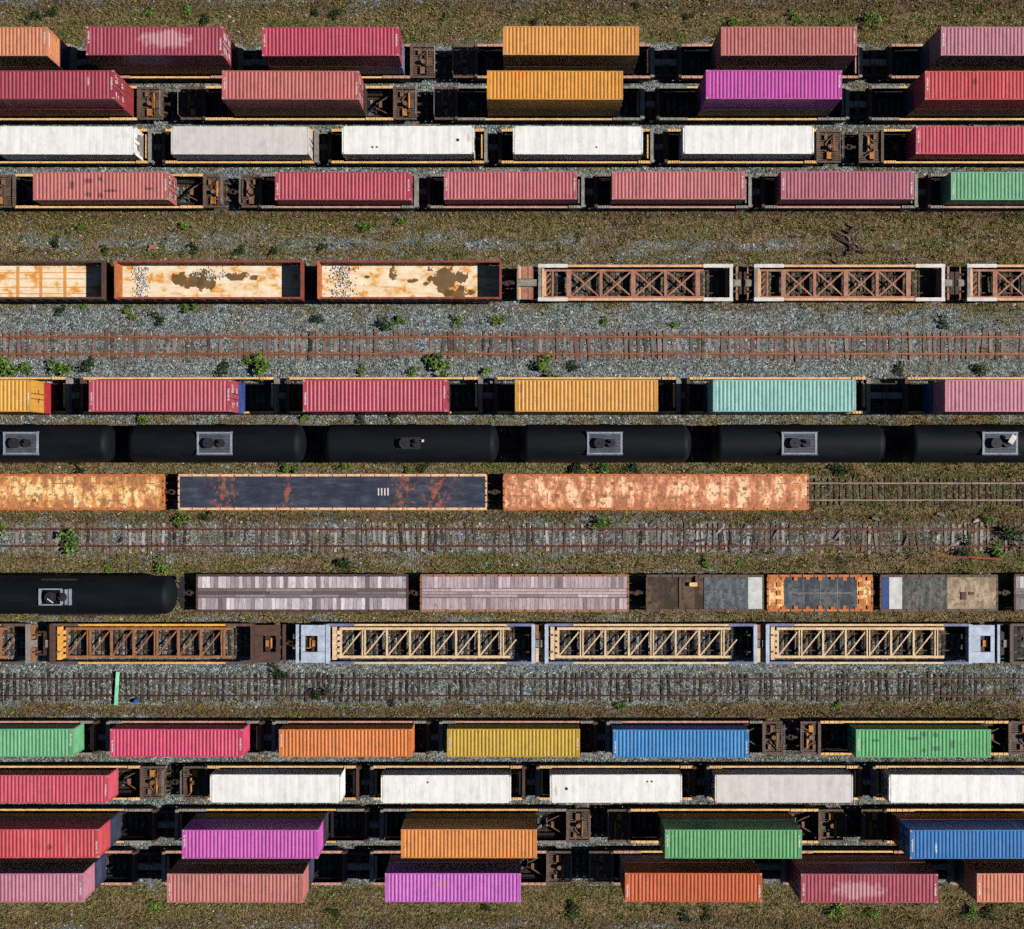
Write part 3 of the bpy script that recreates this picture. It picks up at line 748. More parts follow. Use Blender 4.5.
def gondola(p0, p1, label, wallm, wet, wy=1.62, ztop=2.85, zf=1.15):
    x0, x1 = xr(p0, ztop), xr(p1, ztop); cx = (x0+x1)/2; h = (x1-x0)/2
    t = thing('gondola_wagon', label, 'rail wagon', (cx, Y5, 0), 0, 'open gondola wagons')
    m = MB(); m.box(-h + .08, h - .08, -wy + .08, wy - .08, zf - .1, zf); part('floor_plate', m, gondola_floor('gondola_floor_steel', wet), t)
    for s in (-1, 1):
        m = MB(); m.box(-h, h, s*wy, s*(wy - .07), zf - .35, ztop - .1); m.box(-h, h, s*(wy + .05), s*(wy - .12), ztop - .1, ztop)
        part('side_wall', m, M[wallm], t)
        n = 15
        for i in range(n + 1):
            x = -h + .1 + (2*h - .2)*i/n
            m = MB(); m.box(x - .07, x + .07, s*(wy + .09), s*(wy + .002), zf - .35, ztop - .11); part('side_post', m, M[wallm], t)
            if 0 < i < n:
                m = MB(); m.box(x - .05, x + .05, s*(wy - .074), s*(wy - .13), zf + .01, ztop - .11); part('inner_post', m, M['gond_dark'], t)
        m = MB(); m.box(s*h, s*(h - .08), -wy + .085, wy - .085, zf - .35, ztop - .1); m.box(s*(h + .06), s*(h - .14), -wy - .02, wy + .02, ztop - .12, ztop + .012)
        part('end_wall', m, M['gond_in'] if s < 0 else M[wallm], t)  # left end wall: rusty orange brightened, sunlight put into the colour
        truck(t, s*(h - 2.2)); coupler(t, s*h, s, 'truck', .6)
    m = MB(); m.box(-h + .1, h - .1, -.4, .4, .6, zf - .12); part('centre_sill', m, M['gond_dark'], t)
    return cx, h
M['rust_floor'] = metal('ochre_rust_rib_steel', lin(218, 150, 74), lin(196, 128, 66), .1)
g1 = gondola(-90, 103, 'dark brown open gondola with a ribbed tan floor, cut by the picture edge', 'gond_dark', 0)
gw = bpy.data.objects['gondola_wagon']
for px_ in (-30, 18, 41, 65):
    m = MB(); xq = xr(px_, 1.15) - g1[0]; m.box(xq - .12, xq + .12, -1.45, 1.45, 1.152, 1.17); part('floor_rib', m, M['rust_floor'], gw)
for yq in (-.95, -.4, .35, .9):
    m = MB(); m.box(-8.0, 6.9, yq - .035, yq + .035, 1.152, 1.165); part('floor_seam', m, M['rust_floor'], gw)
g2 = gondola(115, 302, 'oxide red open gondola with stained tan floor and two wet patches', 'gond_wall', 1)
g3 = gondola(318, 501, 'oxide red open gondola with scattered stones and a brown wet floor end', 'gond_wall', 2)
for (cx, h), lab, sd2, w, n in ((g2, 'narrow heap of pale stones at the end of the middle gondola floor', 3, .75, 260), (g3, 'loose pale stones strewn over the end of the gondola nearest the empty frame wagons', 5, 1.4, 220)):
    V, F = stones_mesh(n, lambda rs: np.array((cx - h + 1.75 + rs.normal(0, w*.45), Y5 + rs.uniform(-1.45, 1.45), 1.15 + rs.uniform(.02, .05))), .075, sd2)
    me = bpy.data.meshes.new('stone_heap'); me.from_pydata(V, [], F); o = put('gravel_heap', me, M['pale_stone'])
    tag(o, lab, 'gravel', None, 'stuff')
V, F = stones_mesh(90, lambda rs: np.array((g2[0] - .2 + rs.normal(0, .8), Y5 + .75 + rs.normal(0, .28), 1.15 + rs.uniform(.02, .05))), .07, 8)
me = bpy.data.meshes.new('stone_heap'); me.from_pydata(V, [], F); o = put('gravel_heap', me, M['pale_stone']); tag(o, 'sprinkle of pale stones on the wet patch of the middle gondola', 'gravel', None, 'stuff')

# ------------------------------------------------------------------ empty frame wagons, row 5 (X braces)
def xframe(p0, p1, label, lattice=True, right_gap=True, endplat=None):
    x0, x1 = xr(p0, 1.25), xr(p1, 1.25); cx = (x0+x1)/2; h = (x1-x0)/2
    t = thing('frame_wagon', label, 'rail wagon', (cx, Y5, 0), 0, 'empty oxide red frame wagons')
    ro, rl, pg = M['rose'], M['rose_light'], M['plate_grey']; half = 1.58
    for s in (-1, 1):
        m = MB(); m.box(-h + 2.6, h - 2.6, s*half, s*(half - .20), 1.10, 1.25); m.box(-h + 2.6, h - 2.6, s*(half - .02), s*(half - .09), .4, 1.1); part('side_sill', m, rl, t)
        for e in (-1, 1):
            m = MB(); m.box(e*h, e*(h - 2.62), s*(half + .06), s*(half - .26), 1.05, 1.30); m.box(e*h, e*(h - 2.62), s*(half - .02), s*(half - .1), .42, 1.05); part('sill_cap', m, pg, t)
        m = MB(); m.box(-h + .5, h - 2.45, s*(half - .30), s*(half - .48), .36, .56); part('floor_chord', m, ro, t)
    a, b = -h + 2.75, h - 3.0; n = 4; wx = (b - a)/n
    for i in range(n + 1):
        x = a + i*wx; w = .2 if i % 2 == 0 else .13
        m = MB(); m.box(x - w, x + w, -half + .48, half - .48, .38, .60); part('cross_member', m, ro, t)
        if i < n:
            for s in (-1, 1):
                m = MB(); m.bar((x + .2, -s*(half - .5), .50 + .02*s), (x + wx - .2, s*(half - .5), .50 + .02*s), .13, .06); part('diagonal_brace', m, ro, t)
    # lattice at the first end, beams at both ends
    m = MB(); m.box(-h + .55, -h + .75, -half + .48, half - .48, .38, .66); part('cross_member', m, rl, t)
    m = MB(); m.box(-h + 1.25, -h + 1.4, -half + .48, half - .48, .38, .60); part('cross_member', m, ro, t)
    for i in range(4):
        y0 = -half + .5 + i*(2*half - 1)/4; y1 = y0 + (2*half - 1)/4
        m = MB(); m.bar((-h + .75, y0, .5), (-h + 1.25, y1, .5), .1, .06); part('lattice_bar', m, ro, t)
    for e in (-1, 1):
        m = MB(); m.box(e*(h - .02), e*(h - .30), -half + .06, half - .06, .5, 1.28); part('end_beam', m, pg if e > 0 else M['well_grey'], t)
        m = MB(); m.box(e*(h - .36), e*(h - .55), -half + .3, half - .3, .5, 1.05); part('inner_beam', m, rl if e < 0 else ro, t)
        m = MB(); m.box(e*h, e*(h + .9), -.34, .34, .6, .95)
        part('joint_arm', m, M['well_dark'], t)
        m = MB(); m.box(e*(h + .02), e*(h + .72), -.30, .30, .96, 1.06); m.box(e*(h + .1), e*(h + .64), -.22, .22, 1.06, 1.10); part('joint_cover', m, M['well_grey'], t)
        m = MB(); m.box(e*(h + .32), e*(h + .52), -half + .1, -.36, .6, .9); m.box(e*(h + .32), e*(h + .52), .36, half - .1, .6, .9); part('buffer_beam', m, ro, t)
    truck(t, -h - .8); truck(t, h + .8)
    if endplat:
        q0 = xr(endplat, 1.2) - cx
        m = MB(); m.box(q0, q0 + .1, -half + .1, half - .1, .9, 1.18); part('end_sill', m, M['well_grey'], t)
        for a0, a1, mt in ((.12, .38, 'rose_light'), (.42, .95, 'rose'), (1.0, 1.3, 'rose')):
            for s in (-1, 1):
                m = MB(); m.box(q0 + a0, q0 + a1, s*.36, s*(half - .12), .98, 1.12); part('deck_plate', m, M[mt], t)
        m = MB(); m.box(q0 + .1, -h - .0, -.30, .30, .9, 1.16); part('centre_sill', m, M['well_grey'], t)
        coupler(t, q0, -1, 'truck', .7)
    return t
xframe(538, 733, 'empty oxide frame wagon with crossed braces beside the gondolas', endplat=517)
xframe(754, 945, 'empty oxide frame wagon with crossed braces, middle one of the three')
xframe(967, 1160, 'empty oxide frame wagon with crossed braces, cut by the picture edge')

# ------------------------------------------------------------------ empty frame wagons, row 12 (single diagonals)
def zframe(p0, p1, label, pal, left, right, lp=0, rp=0):
    x0, x1 = xr(p0, 1.25), xr(p1, 1.25); cx = (x0+x1)/2; h = (x1-x0)/2; half = 1.76
    main, second, endc, capc, sillc, platec = (M[k] for k in (tuple(pal) + (pal[0], pal[0]))[:6])
    t = thing('frame_wagon', label, 'rail wagon', (cx, Y12, 0), 0, 'empty single diagonal frame wagons')
    for s in (-1, 1):
        m = MB(); m.box(-h + 2.5, h - 2.5, s*half, s*(half - .17), 1.12, 1.27); part('side_sill', m, sillc, t)
        m = MB(); m.box(-h + .1, h - .1, s*(half - .03), s*(half - .09), .42, 1.10); part('side_web', m, second, t)
        for e in (-1, 1):
            m = MB(); m.box(e*(h - .1), e*(h - 2.48), s*(half + .03), s*(half - .2), 1.08, 1.29); part('sill_cap', m, capc, t)
        m = MB(); m.box(-h + 1.1, h - 2.2, s*(half - .40), s*(half - .62), .34, .58); part('floor_chord', m, main, t)
    a, b = -h + 1.2, h - 2.9; n = 7; wx = (b - a)/n
    for i in range(n + 1):
        x = a + i*wx
        if i in (1, 4, 7):
            for d in (-.12, .10):
                m = MB(); m.box(x + d - .055, x + d + .055, -half + .6, half - .6, .38, .62); part('cross_member', m, main, t)
        else:
            m = MB(); m.box(x - .085, x + .085, -half + .6, half - .6, .38, .60); part('cross_member', m, main, t)
        if i < n + (1 if right == 'A' else 0):
            k = 1.0 if i < n else .62
            m = MB(); m.bar((x + .1, -half + .62, .5), (x + .1 + (wx - .2)*k, -half + .62 + (2*half - 1.24)*k, .5), .11, .07); part('diagonal_brace', m, main, t)
    # closing plate at the first end with slotted holes
    m = MB(); m.box(-h + .5, -h + .85, -half + .3, half - .3, .40, .9); part('end_plate', m, platec, t)
    m = MB()
    for i in range(5):
        y0 = -half + .45 + i*(2*half - .9)/5; m.box(-h + .9, -h + 1.15, y0, y0 + (2*half - .9)/5*.62, .42, .8)
    part('slotted_plate', m, platec, t)
    for e, k, p in ((-1, left, lp), (1, right, rp)):
        m = MB(); m.box(e*(h + .02), e*(h - .30), -half + .04, half - .04, .5, 1.30); part('end_beam', m, endc, t)
        if k == 'A':
            m = MB(); m.box(e*(h + .04), e*(h + .5), -.32, .32, .6, 1.1); part('joint_arm', m, M['well_grey'], t)
            for s in (-1, 1):
                m = MB(); m.box(e*(h + .06), e*(h + .34), s*.42, s*(half - .1), .62, .98); part('buffer_beam', m, second if s > 0 else main, t)
            if e < 0: truck(t, -h - .5)
        else:
            d = p
            for (q0, q1, y0, y1) in ((.04, d, half - .1, .72), (.04, d, -.72, -half + .1), (.04, .75, -.7, .7), (d - .35, d, -.7, .7)):
                m = MB(); m.box(e*(h + q0), e*(h + q1), y0, y1, 1.08, 1.24); part('platform_plate', m, endc, t)
            m = MB(); m.box(e*(h + .8), e*(h + d - .4), -.5, .5, .55, .8); m.box(e*(h + 1.0), e*(h + 1.25), -.25, .3, .8, 1.15); m.cyl((e*(h + 1.45), -.4, .95), (e*(h + 1.45), .5, .95), .09, 8); part('brake_gear', m, M['gear'], t)
            m = MB(); m.box(e*(h + d + .22), e*(h + d + .45), -half + .05, half - .05, .9, 1.3); part('end_sill', m, endc, t)
            m = MB(); m.box(e*(h + .3), e*(h + d + .3), -.25, .25, .6, .9); part('centre_sill', m, M['well_dark'], t)
            truck(t, e*(h + d*.5)); coupler(t, e*(h + d + .4), e, 'truck', .7)
    return t
OC = ('brown', 'brown', 'well_grey', 'grate', 'ochre', 'ochre'); OC2 = ('ochre', 'brown', 'grate', 'ochre'); CR = ('cream', 'brown', 'ice', 'lavender')
zframe(-190, 29, 'brown empty frame wagon, cut by the picture edge, below the tank wagon', OC, 'A', 'A')
zframe(50, 254, 'ochre and brown empty frame wagon with slotted yellow end plate', ('brown', 'brown', 'gond_dark', 'grate', 'ochre', 'ochre'), 'A', 'E', rp=2.3)
zframe(326, 535, 'cream empty frame wagon with pale blue platform, beside the ochre one', CR, 'E', 'A', lp=2.2)
zframe(545, 757, 'cream empty frame wagon, middle of the three cream ones', CR, 'A', 'A')
zframe(766, 972, 'cream empty frame wagon ending in a pale blue slotted platform', CR, 'A', 'E', rp=2.0)
zframe(1010, 1190, 'dark empty frame wagon at the picture edge after the cream ones', ('well_dark', 'well_dark', 'grate', 'grate'), 'A', 'A')

# ------------------------------------------------------------------ tank wagons
def tank_paint():
    t = NT('black_tank_paint'); v = t.shifted()
    n = t.noise(t.vscale(v, (.3, 1.2, 1.2)), 1.0, 5, .65)
    c = t.ramp(n, [(.3, lin(9, 11, 15)), (.6, lin(15, 18, 24)), (.8, lin(24, 27, 34))])
    s = t.noise(v, 5.0, 4, .8)
    c = t.mix(t.ramp(s, [(.68, 0.0), (.74, .5)]), c, lin(84, 78, 72))
    return t.done(c, t.math('ADD', t.math('MULTIPLY', n, .25), .52), 0, .16)
M['tank'] = tank_paint()
M['tank_steel'] = metal('pale_blue_grey_walkway_steel', lin(150, 156, 168), lin(104, 108, 122), .12)
M['tank_deck'] = metal('grey_walkway_mesh', lin(96, 98, 112), lin(58, 60, 72), .1)
M['tank_dome'] = metal('dark_dome_steel', lin(40, 40, 46), lin(22, 22, 26), .15)
def tank(p0, p1, y, label, plat, pw=36, style=0, R0=1.66, zc=2.55):
    x0, x1 = xr(p0, zc + .6), xr(p1, zc + .6); cx = (x0+x1)/2; h = (x1-x0)/2
    t = thing('tank_wagon', label, 'tank wagon', (cx, y, 0), 0, 'black tank wagons')
    pr = []
    for i in range(8):
        a = (1 - i/7) * math.pi/2; pr.append((-h + .78*(1 - math.sin(a)) , max(.06, R0*math.cos(a)*1.0)))
    pr += [(-h + .80, R0)]
    for i in range(1, 12): pr += [(-h + .8 + (2*h - 1.6)*i/12, R0)]
    full = pr + [(-x, r) for x, r in reversed(pr[:9])]
    m = MB().lathe_x(full, 40, zc); o = part('tank_shell', m, M['tank'], t, True)
    m = MB(); m.box(-h - .1, h + .1, -.42, .42, .75, 1.05)
    for e in (-1, 1): m.box(e*(h + .25), e*(h + .0), -1.4, 1.4, .85, 1.1); m.box(e*(h - 1.6), e*(h - 1.9), -1.3, 1.3, .85, 1.35)
    part('underframe', m, M['tank_dome'], t)
    for e in (-1, 1):
        truck(t, e*(h - 1.6)); coupler(t, e*(h + .25), e, 'truck', .55)
        m = MB()
        for s in (-1, 1):
            m.cyl((e*(h + .2), s*1.3, 1.1), (e*(h + .2), s*1.3, 1.9), .022, 6)
        m.cyl((e*(h + .2), -1.3, 1.9), (e*(h + .2), 1.3, 1.9), .022, 6); part('end_handrail', m, M['tank_dome'], t)
    zt = zc + R0; px = xr(plat, zt + .2) - cx; w = pw / (FOC / (CAM_H - zt)) / 2
    m = MB(); m.cyl((px - .45, 0, zt - .1), (px - .45, 0, zt + .36), .42, 14); m.cyl((px - .45, 0, zt + .36), (px - .45, 0, zt + .44), .47, 14)
    m.cyl((px + .55, 0, zt - .1), (px + .55, 0, zt + .30), .36, 12); m.cyl((px + .55, .1, zt + .3), (px + .55, .1, zt + .5), .12, 8); m.box(px - .5, px + .1, -.05, .05, zt + .44, zt + .52)
    part('manway_dome', m, M['tank_dome'], t)
    for s in (-1, 1):
        m = MB()
        for e in (-1, 1): m.cyl((e*.4, s*(R0 + .05), zc - 1.2), (e*.4, s*(R0 + .05), zc), .025, 6)
        for i in range(7): m.cyl((-.4, s*(R0 + .05), zc - 1.2 + i*.2), (.4, s*(R0 + .05), zc - 1.2 + i*.2), .018, 5)
        part('ladder', m, M['tank_dome'], t)
    if style == 0:
        for s in (-1, 1):
            m = MB(); m.box(px - w, px + w, s*.82, s*1.02, zt - .02, zt + .06); part('walkway_rail', m, M['tank_steel'], t)
        for s in (-1, 1):
            m = MB(); m.box(px + s*w*.98, px + s*w*.86, -.81, .81, zt - .01, zt + .05); part('walkway_end', m, M['tank_steel'], t)
        m = MB()
        q = -.78
        while q < .76: m.box(px - w*.85, px + w*.85, q, q + .085, zt - .02, zt + .03); q += .125
        part('walkway_mesh', m, M['tank_deck'], t)
        for s in (-1, 1):
            m = MB()
            for sx in (-1, 1): m.cyl((px + sx*w*.95, s*.98, zt), (px + sx*w*.95, s*.98, zt + .95), .022, 6)
            m.cyl((px - w*.95, s*.98, zt + .95), (px + w*.95, s*.98, zt + .95), .022, 6)
            part('walkway_handrail', m, M['tank_dome'], t)
    elif style == 1:
        m = MB(); m.box(px + 1.0, px + 1.18, .1, .3, zt - .05, zt + .3); part('valve_cap', m, M['white_mark'], t)
        m = MB(); m.box(px - 1.2, px + .9, -.5, .5, zt - .03, zt + .03); part('walkway_mesh', m, M['tank_dome'], t)
    else:
        for (a0, a1, b0, b1) in ((-w, w*.3, .62, .72), (-w, w*.3, -.72, -.62), (-w, -w*.86, -.62, .62), (w*.2, w*.34, -.62, .62), (w*.45, w*.6, -.66, .66), (w*.68, w*.82, -.7, .7)):
            m = MB(); m.box(px + a0, px + a1, b0, b1, zt - .02, zt + .10); part('walkway_rail', m, M['tank_steel'], t)
        m = MB(); m.bar((px - .6, -.1, zt + .55), (px - .1, -.45, zt + .55), .07, .05); part('valve_lever', m, M['white_mark'], t)
        m = MB(); m.box(px - w*1.05, px + w*.95, .95, 1.5, zt - .75, zt - .68); part('side_step', m, M['tank_dome'], t)
        m = MB(); m.box(-h*.2, h*.85, -R0 - .22, -R0 + .1, zc - .6, zc - .54); part('running_board', m, M['tank_dome'], t)
    return t
tank(-66, 113, Y8, 'black tank wagon cut by the picture edge above the rusty flat wagon', 20, style=0)
tank(127, 305, Y8, 'black tank wagon with pale walkway frame, below the dusty crimson container', 214)
tank(322, 499, Y8, 'black tank wagon without pale walkway, one small white cap on top', 410, style=1)
tank(519, 692, Y8, 'black tank wagon with pale walkway frame below the amber orange container', 605)
tank(711, 886, Y8, 'black tank wagon with pale walkway frame below the pale aqua container', 800)
tank(905, 1085, Y8, 'black tank wagon at the picture edge with a white cover on its walkway', 1001)
m = MB(); m.bar((0, -.35, 0), (.35, .3, .12), .45, .06)
o = part('cover_plate', m, M['white_mark'], None); o.location = (*W(1011, 439, 4.9), 4.75); tag(o, 'small white cover plate lying on the walkway of the edge tank wagon', 'plate')
tank(-60, 174, Y11, 'black tank wagon with a blue grey hatch frame beside the wooden flat wagons', 56, pw=36, style=2)

# ------------------------------------------------------------------ flat wagons
def rust_deck(name, a, b, c, d, scale=1.0, lines=True):
    t = NT(name); v = t.shifted(20)
    n = t.noise(t.vscale(v, (1.35, .5, 1)), .95 * scale, 7, .70)
    n = t.math('SUBTRACT', n, t.math('MULTIPLY', t.math('ABSOLUTE', t.sepxyz(t.obj)[1]), .045))
    k = t.ramp(n, [(.36, a), (.43, b), (.485, c), (.55, d)])
    s = t.noise(v, 2.6, 5, .70)
    k = t.mix(t.ramp(s, [(.53, 0.0), (.57, .85)]), k, dk(a, .62))
    s3 = t.noise(t.vscale(v, (2.0, 1, 1), (1, 3, 2)), 4.2, 4, .7)
    k = t.mix(t.ramp(s3, [(.60, 0.0), (.64, .8)]), k, dk(a, .5))
    s2 = t.noise(t.vscale(v, (1, 1, 1), (5, 9, 2)), 6.0, 5, .75)
    k = t.mix(t.ramp(s2, [(.60, 0.0), (.66, .6)]), k, d)
    f = t.noise(v, 13, 3); k = t.mix(.3, k, t.mix(f, dk(a, .5), d))
    t.bump(s, .3, .03)
    return t.done(k, .85)
M['deck_rust'] = rust_deck('flaking_rust_deck', lin(132, 62, 28), lin(186, 96, 42), lin(228, 148, 76), lin(255, 220, 158))
M['deck_rust2'] = rust_deck('orange_rust_deck', lin(134, 62, 38), lin(190, 98, 58), lin(230, 148, 100), lin(255, 214, 170))
def dark_deck():
    t = NT('dark_steel_deck'); v = t.obj
    n = t.noise(t.vscale(v, (.5, 1.6, 1)), 1.2, 5, .7)
    k = t.ramp(n, [(.3, lin(32, 37, 50)), (.5, lin(48, 54, 70)), (.7, lin(76, 78, 90))])
    r = t.noise(t.vscale(v, (1.5, 1.2, 1), (2.2, 0, 0)), 1.5, 6, .8)
    x = t.sepxyz(v)[0]
    for (cx, w) in ((-9.6, 1.2), (-4.0, .5), (6.1, 1.0), (9.3, 1.5)):
        d = t.math('ABSOLUTE', t.math('DIVIDE', t.math('SUBTRACT', x, cx), w))
        q = t.math('SUBTRACT', t.math('ADD', r, .09), t.math('MULTIPLY', d, .10))
        k = t.mix(t.math('MULTIPLY', t.ramp(q, [(.54, 0.0), (.66, 1.0)]), .8), k, lin(168, 96, 60))
    s = t.noise(v, 9.0, 4, .8)
    k = t.mix(t.ramp(s, [(.62, 0.0), (.7, .6)]), k, lin(118, 110, 108))
    return t.done(k, .8)
M['deck_dark'] = dark_deck()
M['edge_pale'] = metal('pale_rusty_edge_steel', lin(232, 196, 158), lin(196, 130, 82), .22)
M['edge_rust'] = metal('orange_rust_edge_steel', lin(206, 124, 70), lin(150, 74, 40), .3)

def flat(p0, p1, y, label, deckm, edgem, n_edge, half=1.55, z=1.2, deck=True, sillm='edge_rust', cs=(True, True)):
    x0, x1 = xr(p0, z), xr(p1, z); cx = (x0+x1)/2; h = (x1-x0)/2
    t = thing('flat_wagon', label, 'flat wagon', (cx, y, 0), 0, 'flat wagons')
    if deck:
        n = max(2, int(round(h*2/3.9))); p = (2*h - .3)/n
        for i in range(n):
            m = MB(); m.box(-h + .15 + i*p + .006, -h + .15 + (i+1)*p - .006, -half + .17, half - .17, z - .08, z - .012 + random.uniform(0, .008)); o = part('deck_plate', m, M[deckm], t)
    m = MB(); m.box(-h + .05, h - .05, -.45, .45, .55, z - .12); m.box(-h + .1, h - .1, -half + .2, half - .2, z - .16, z - .09)
    for i in range(7): x = -h + .5 + i*(2*h - 1)/6; m.box(x - .1, x + .1, -half + .1, half - .1, .75, z - .17)
    part('underframe', m, M['gond_dark'], t)
    for s in (-1, 1):
        m = MB(); m.box(-h, h, s*(half - .02), s*(half - .16), z - .42, z - .03); part('side_sill', m, M[sillm], t)
        p = 2*h/n_edge
        for i in range(n_edge):
            m = MB(); m.box(-h + i*p + .05, -h + (i+1)*p - .05, s*(half + .04), s*(half - .17), z - .03, z + .02 + random.uniform(-.006, .006)); part('edge_plate', m, M[edgem], t)
            if i: m = MB(); m.box(-h + i*p - .07, -h + i*p + .07, s*(half + .09), s*(half - .015), z - .3, z - .03); part('stake_pocket', m, M[sillm], t)
        m = MB(); m.box(s*h, s*(h - .15), -half + .18, half - .18, z - .4, z + .012); part('end_sill', m, M[edgem], t)
        for q in (-.9, -.3, .35, .95): m = MB(); m.box(s*(h - .02), s*(h - .12), q - .07, q + .07, z + .012, z + .05); part('end_bracket', m, M['gond_dark'], t)
        truck(t, s*(h - 2.1))
        if cs[0 if s < 0 else 1]: coupler(t, s*h, s, 'truck', .75)
    return t, cx, h
def deck_bits(t, h, seed, n, mt='gond_dark'):
    rs = random.Random(seed)
    for i in range(n):
        x = rs.uniform(-h + .6, h - .6); yy = rs.choice((-.75, -.35, .3, .75)) ; w = rs.uniform(.1, .8)
        m = MB()
        if rs.random() < .5: m.box(x - .16, x + .16, yy - .16, yy + .16, 1.2, 1.215)
        else: m.box(x - w, x + w, yy - .04, yy + .04, 1.2, 1.225)
        part('deck_fitting', m, M[mt], t)
t, cx, h = flat(-150, 164, Y9, 'flaking orange rust flat wagon below the first black tank wagons, cut by the edge', 'deck_rust', 'edge_rust', 22)
deck_bits(t, h, 1, 14, 'brown')
t, cx, h = flat(178, 487, Y9, 'flat wagon with dark blue grey deck and pale rusty edging', 'deck_dark', 'edge_pale', 22)
m = MB()
for i in range(4): m.box(4.0 + i*.28, 4.12 + i*.28, -.3, .35, 1.195, 1.21)
part('deck_fitting', m, M['plate_grey'], t)
t, cx, h = flat(503, 809, Y9, 'orange red rusty flat wagon standing at the end of the bare mossy track', 'deck_rust2', 'edge_rust', 22)
deck_bits(t, h, 2, 16, 'brown')

def wood_mat(name, cols):
    t = NT(name); v = t.shifted()
    c = t.ramp(t.rnd(), [(i/(len(cols)-1), k) for i, k in enumerate(cols)])
    g = t.noise(t.vscale(v, (14, 1.4, 5)), 1.0, 4, .7)
    c = t.mix(t.ramp(g, [(.35, .0), (.65, 1.0)]), t.mix(1.0, c, (.58, .55, .56), 'MULTIPLY'), c)
    s = t.noise(v, 1.6, 5, .7)
    c = t.mix(t.ramp(s, [(.58, 0.0), (.7, .7)]), c, lin(110, 96, 98))
    t.bump(g, .4, .02)
    return t.done(c, .9)
M['wood_pale'] = wood_mat('bleached_deck_planks', [lin(176, 164, 168), lin(216, 208, 212), lin(112, 102, 108), lin(234, 228, 230), lin(204, 192, 196), lin(142, 128, 132), lin(224, 216, 220)])
M['wood_mauve'] = wood_mat('mauve_grey_deck_planks', [lin(172, 152, 156), lin(204, 184, 188), lin(136, 118, 122), lin(216, 198, 202)])
M['wood_dark'] = wood_mat('dark_centre_boards', [lin(112, 104, 108), lin(134, 124, 128), lin(90, 82, 86), lin(160, 150, 152)])
def wood_flat(p0, p1, label, wm, cm, seed, edge='gond_dark', n=None):
    t, cx, h = flat(p0, p1, Y11, label, None, edge, 16, half=1.62, deck=False, sillm='gond_dark')
    rs = random.Random(seed); n = n or int(2*h/.36); p = 2*(h - .16)/n
    for s in (-1, 1):
        for i in range(n):
            key = ('plank', round(p, 3), rs.randrange(3))
            j = key[2]
            me = cached(key, 'plank', lambda: MB().box(-p/2 + .012, p/2 - .012, -.49 - .012*j, .49 + .01*j, 0, .06))
            put('plank', me, M[wm], t, (-h + .16 + (i + .5)*p, s*.95, 1.16 + rs.uniform(-.006, .012)), rs.gauss(0, .006))
    for k, yy in enumerate((-.26, 0.0, .26)):
        x = -h + .16
        while x < h - .2:
            L = min(rs.uniform(2.2, 4.6), h - .16 - x)
            m = MB(); m.box(x + .01, x + L - .01, yy - .115, yy + .115, 1.10, 1.17 + rs.uniform(0, .015)); part('centre_board', m, M[cm], t); x += L
    for s in (-1, 1):
        m = MB(); m.box(-h + .16, h - .16, s*.40, s*.44, 1.1, 1.20); part('nailing_strip', m, M['brown'], t)
    return t, cx, h
wood_flat(196, 408, 'flat wagon with pale bleached cross planks beside the black tank wagon', 'wood_pale', 'wood_dark', 11)
wood_flat(420, 629, 'flat wagon with mauve grey planks and rusty edge', 'wood_mauve', 'wood_mauve', 12, 'brown')
wood_flat(1014, 1130, 'pale planked flat wagon cut by the picture edge above the dark frame wagon', 'wood_pale', 'wood_dark', 13)
# three short patched flat wagons
M['deck_umber'] = rust_deck('umber_brown_deck', lin(44, 36, 30), lin(62, 50, 40), lin(78, 64, 52), lin(104, 86, 66))
M['deck_slate'] = rust_deck('slate_blue_deck', lin(58, 66, 78), lin(78, 86, 98), lin(96, 100, 106), lin(120, 118, 116), 2.2)
M['deck_slate2'] = rust_deck('dark_slate_deck', lin(44, 52, 62), lin(60, 68, 78), lin(74, 82, 92), lin(104, 104, 104))
M['deck_mottle'] = rust_deck('mottled_grey_green_deck', lin(50, 56, 56), lin(76, 82, 78), lin(98, 100, 92), lin(122, 116, 104), 2.5)
M['deck_tan'] = rust_deck('pale_tan_deck', lin(120, 98, 76), lin(150, 128, 104), lin(174, 152, 126), lin(192, 172, 148))
M['deck_panel'] = metal('chalky_white_panel_paint', lin(204, 204, 200), lin(168, 166, 162), .12)
M['deck_blue'] = metal('worn_blue_panel_paint', lin(52, 72, 128), lin(30, 42, 84), .1)
M['rust_bright'] = metal('bright_orange_rust', lin(214, 120, 44), lin(150, 74, 30), .25)
def patched(p0, p1, label, segs, edge):
    t, cx, h = flat(p0, p1, Y11, label, None, edge, 9, half=1.58, deck=False, sillm='gond_dark')
    for (a, b, mt, dz) in segs:
        xa, xb = xr(a, 1.2) - cx, xr(b, 1.2) - cx
        m = MB(); m.box(max(-h + .155, xa) + .006, min(h - .155, xb) - .006, -1.40, 1.40, 1.08, 1.19 + dz); part('deck_plate', m, M[mt], t)
    return t, cx, h
t, cx, h = patched(646, 764, 'short flat wagon with brown deck, slate blue plate and white end panel', [(646, 680, 'deck_umber', 0), (680, 704, 'deck_umber', -.05), (704, 748, 'deck_slate', .01), (748, 765, 'deck_panel', .03)], 'grate')
for (a, b, y0, y1, z1, mt) in ((689, 697, .6, .95, 1.45, 'well_tan'), (679, 681, -1.3, 1.4, 1.28, 'grate'), (695, 697.5, .9, 1.5, 1.4, 'gond_dark')):
    m = MB(); m.box(xr(a, 1.2) - cx, xr(b, 1.2) - cx, y0, y1, 1.16, z1); part('deck_fitting', m, M[mt], t)
t, cx, h = patched(767, 873, 'short rusty flat wagon with slate blue centre and bright orange edge blocks', [(767, 784, 'deck_rust', 0), (784, 857, 'deck_slate2', .01), (857, 873, 'deck_rust', 0)], 'edge_rust')
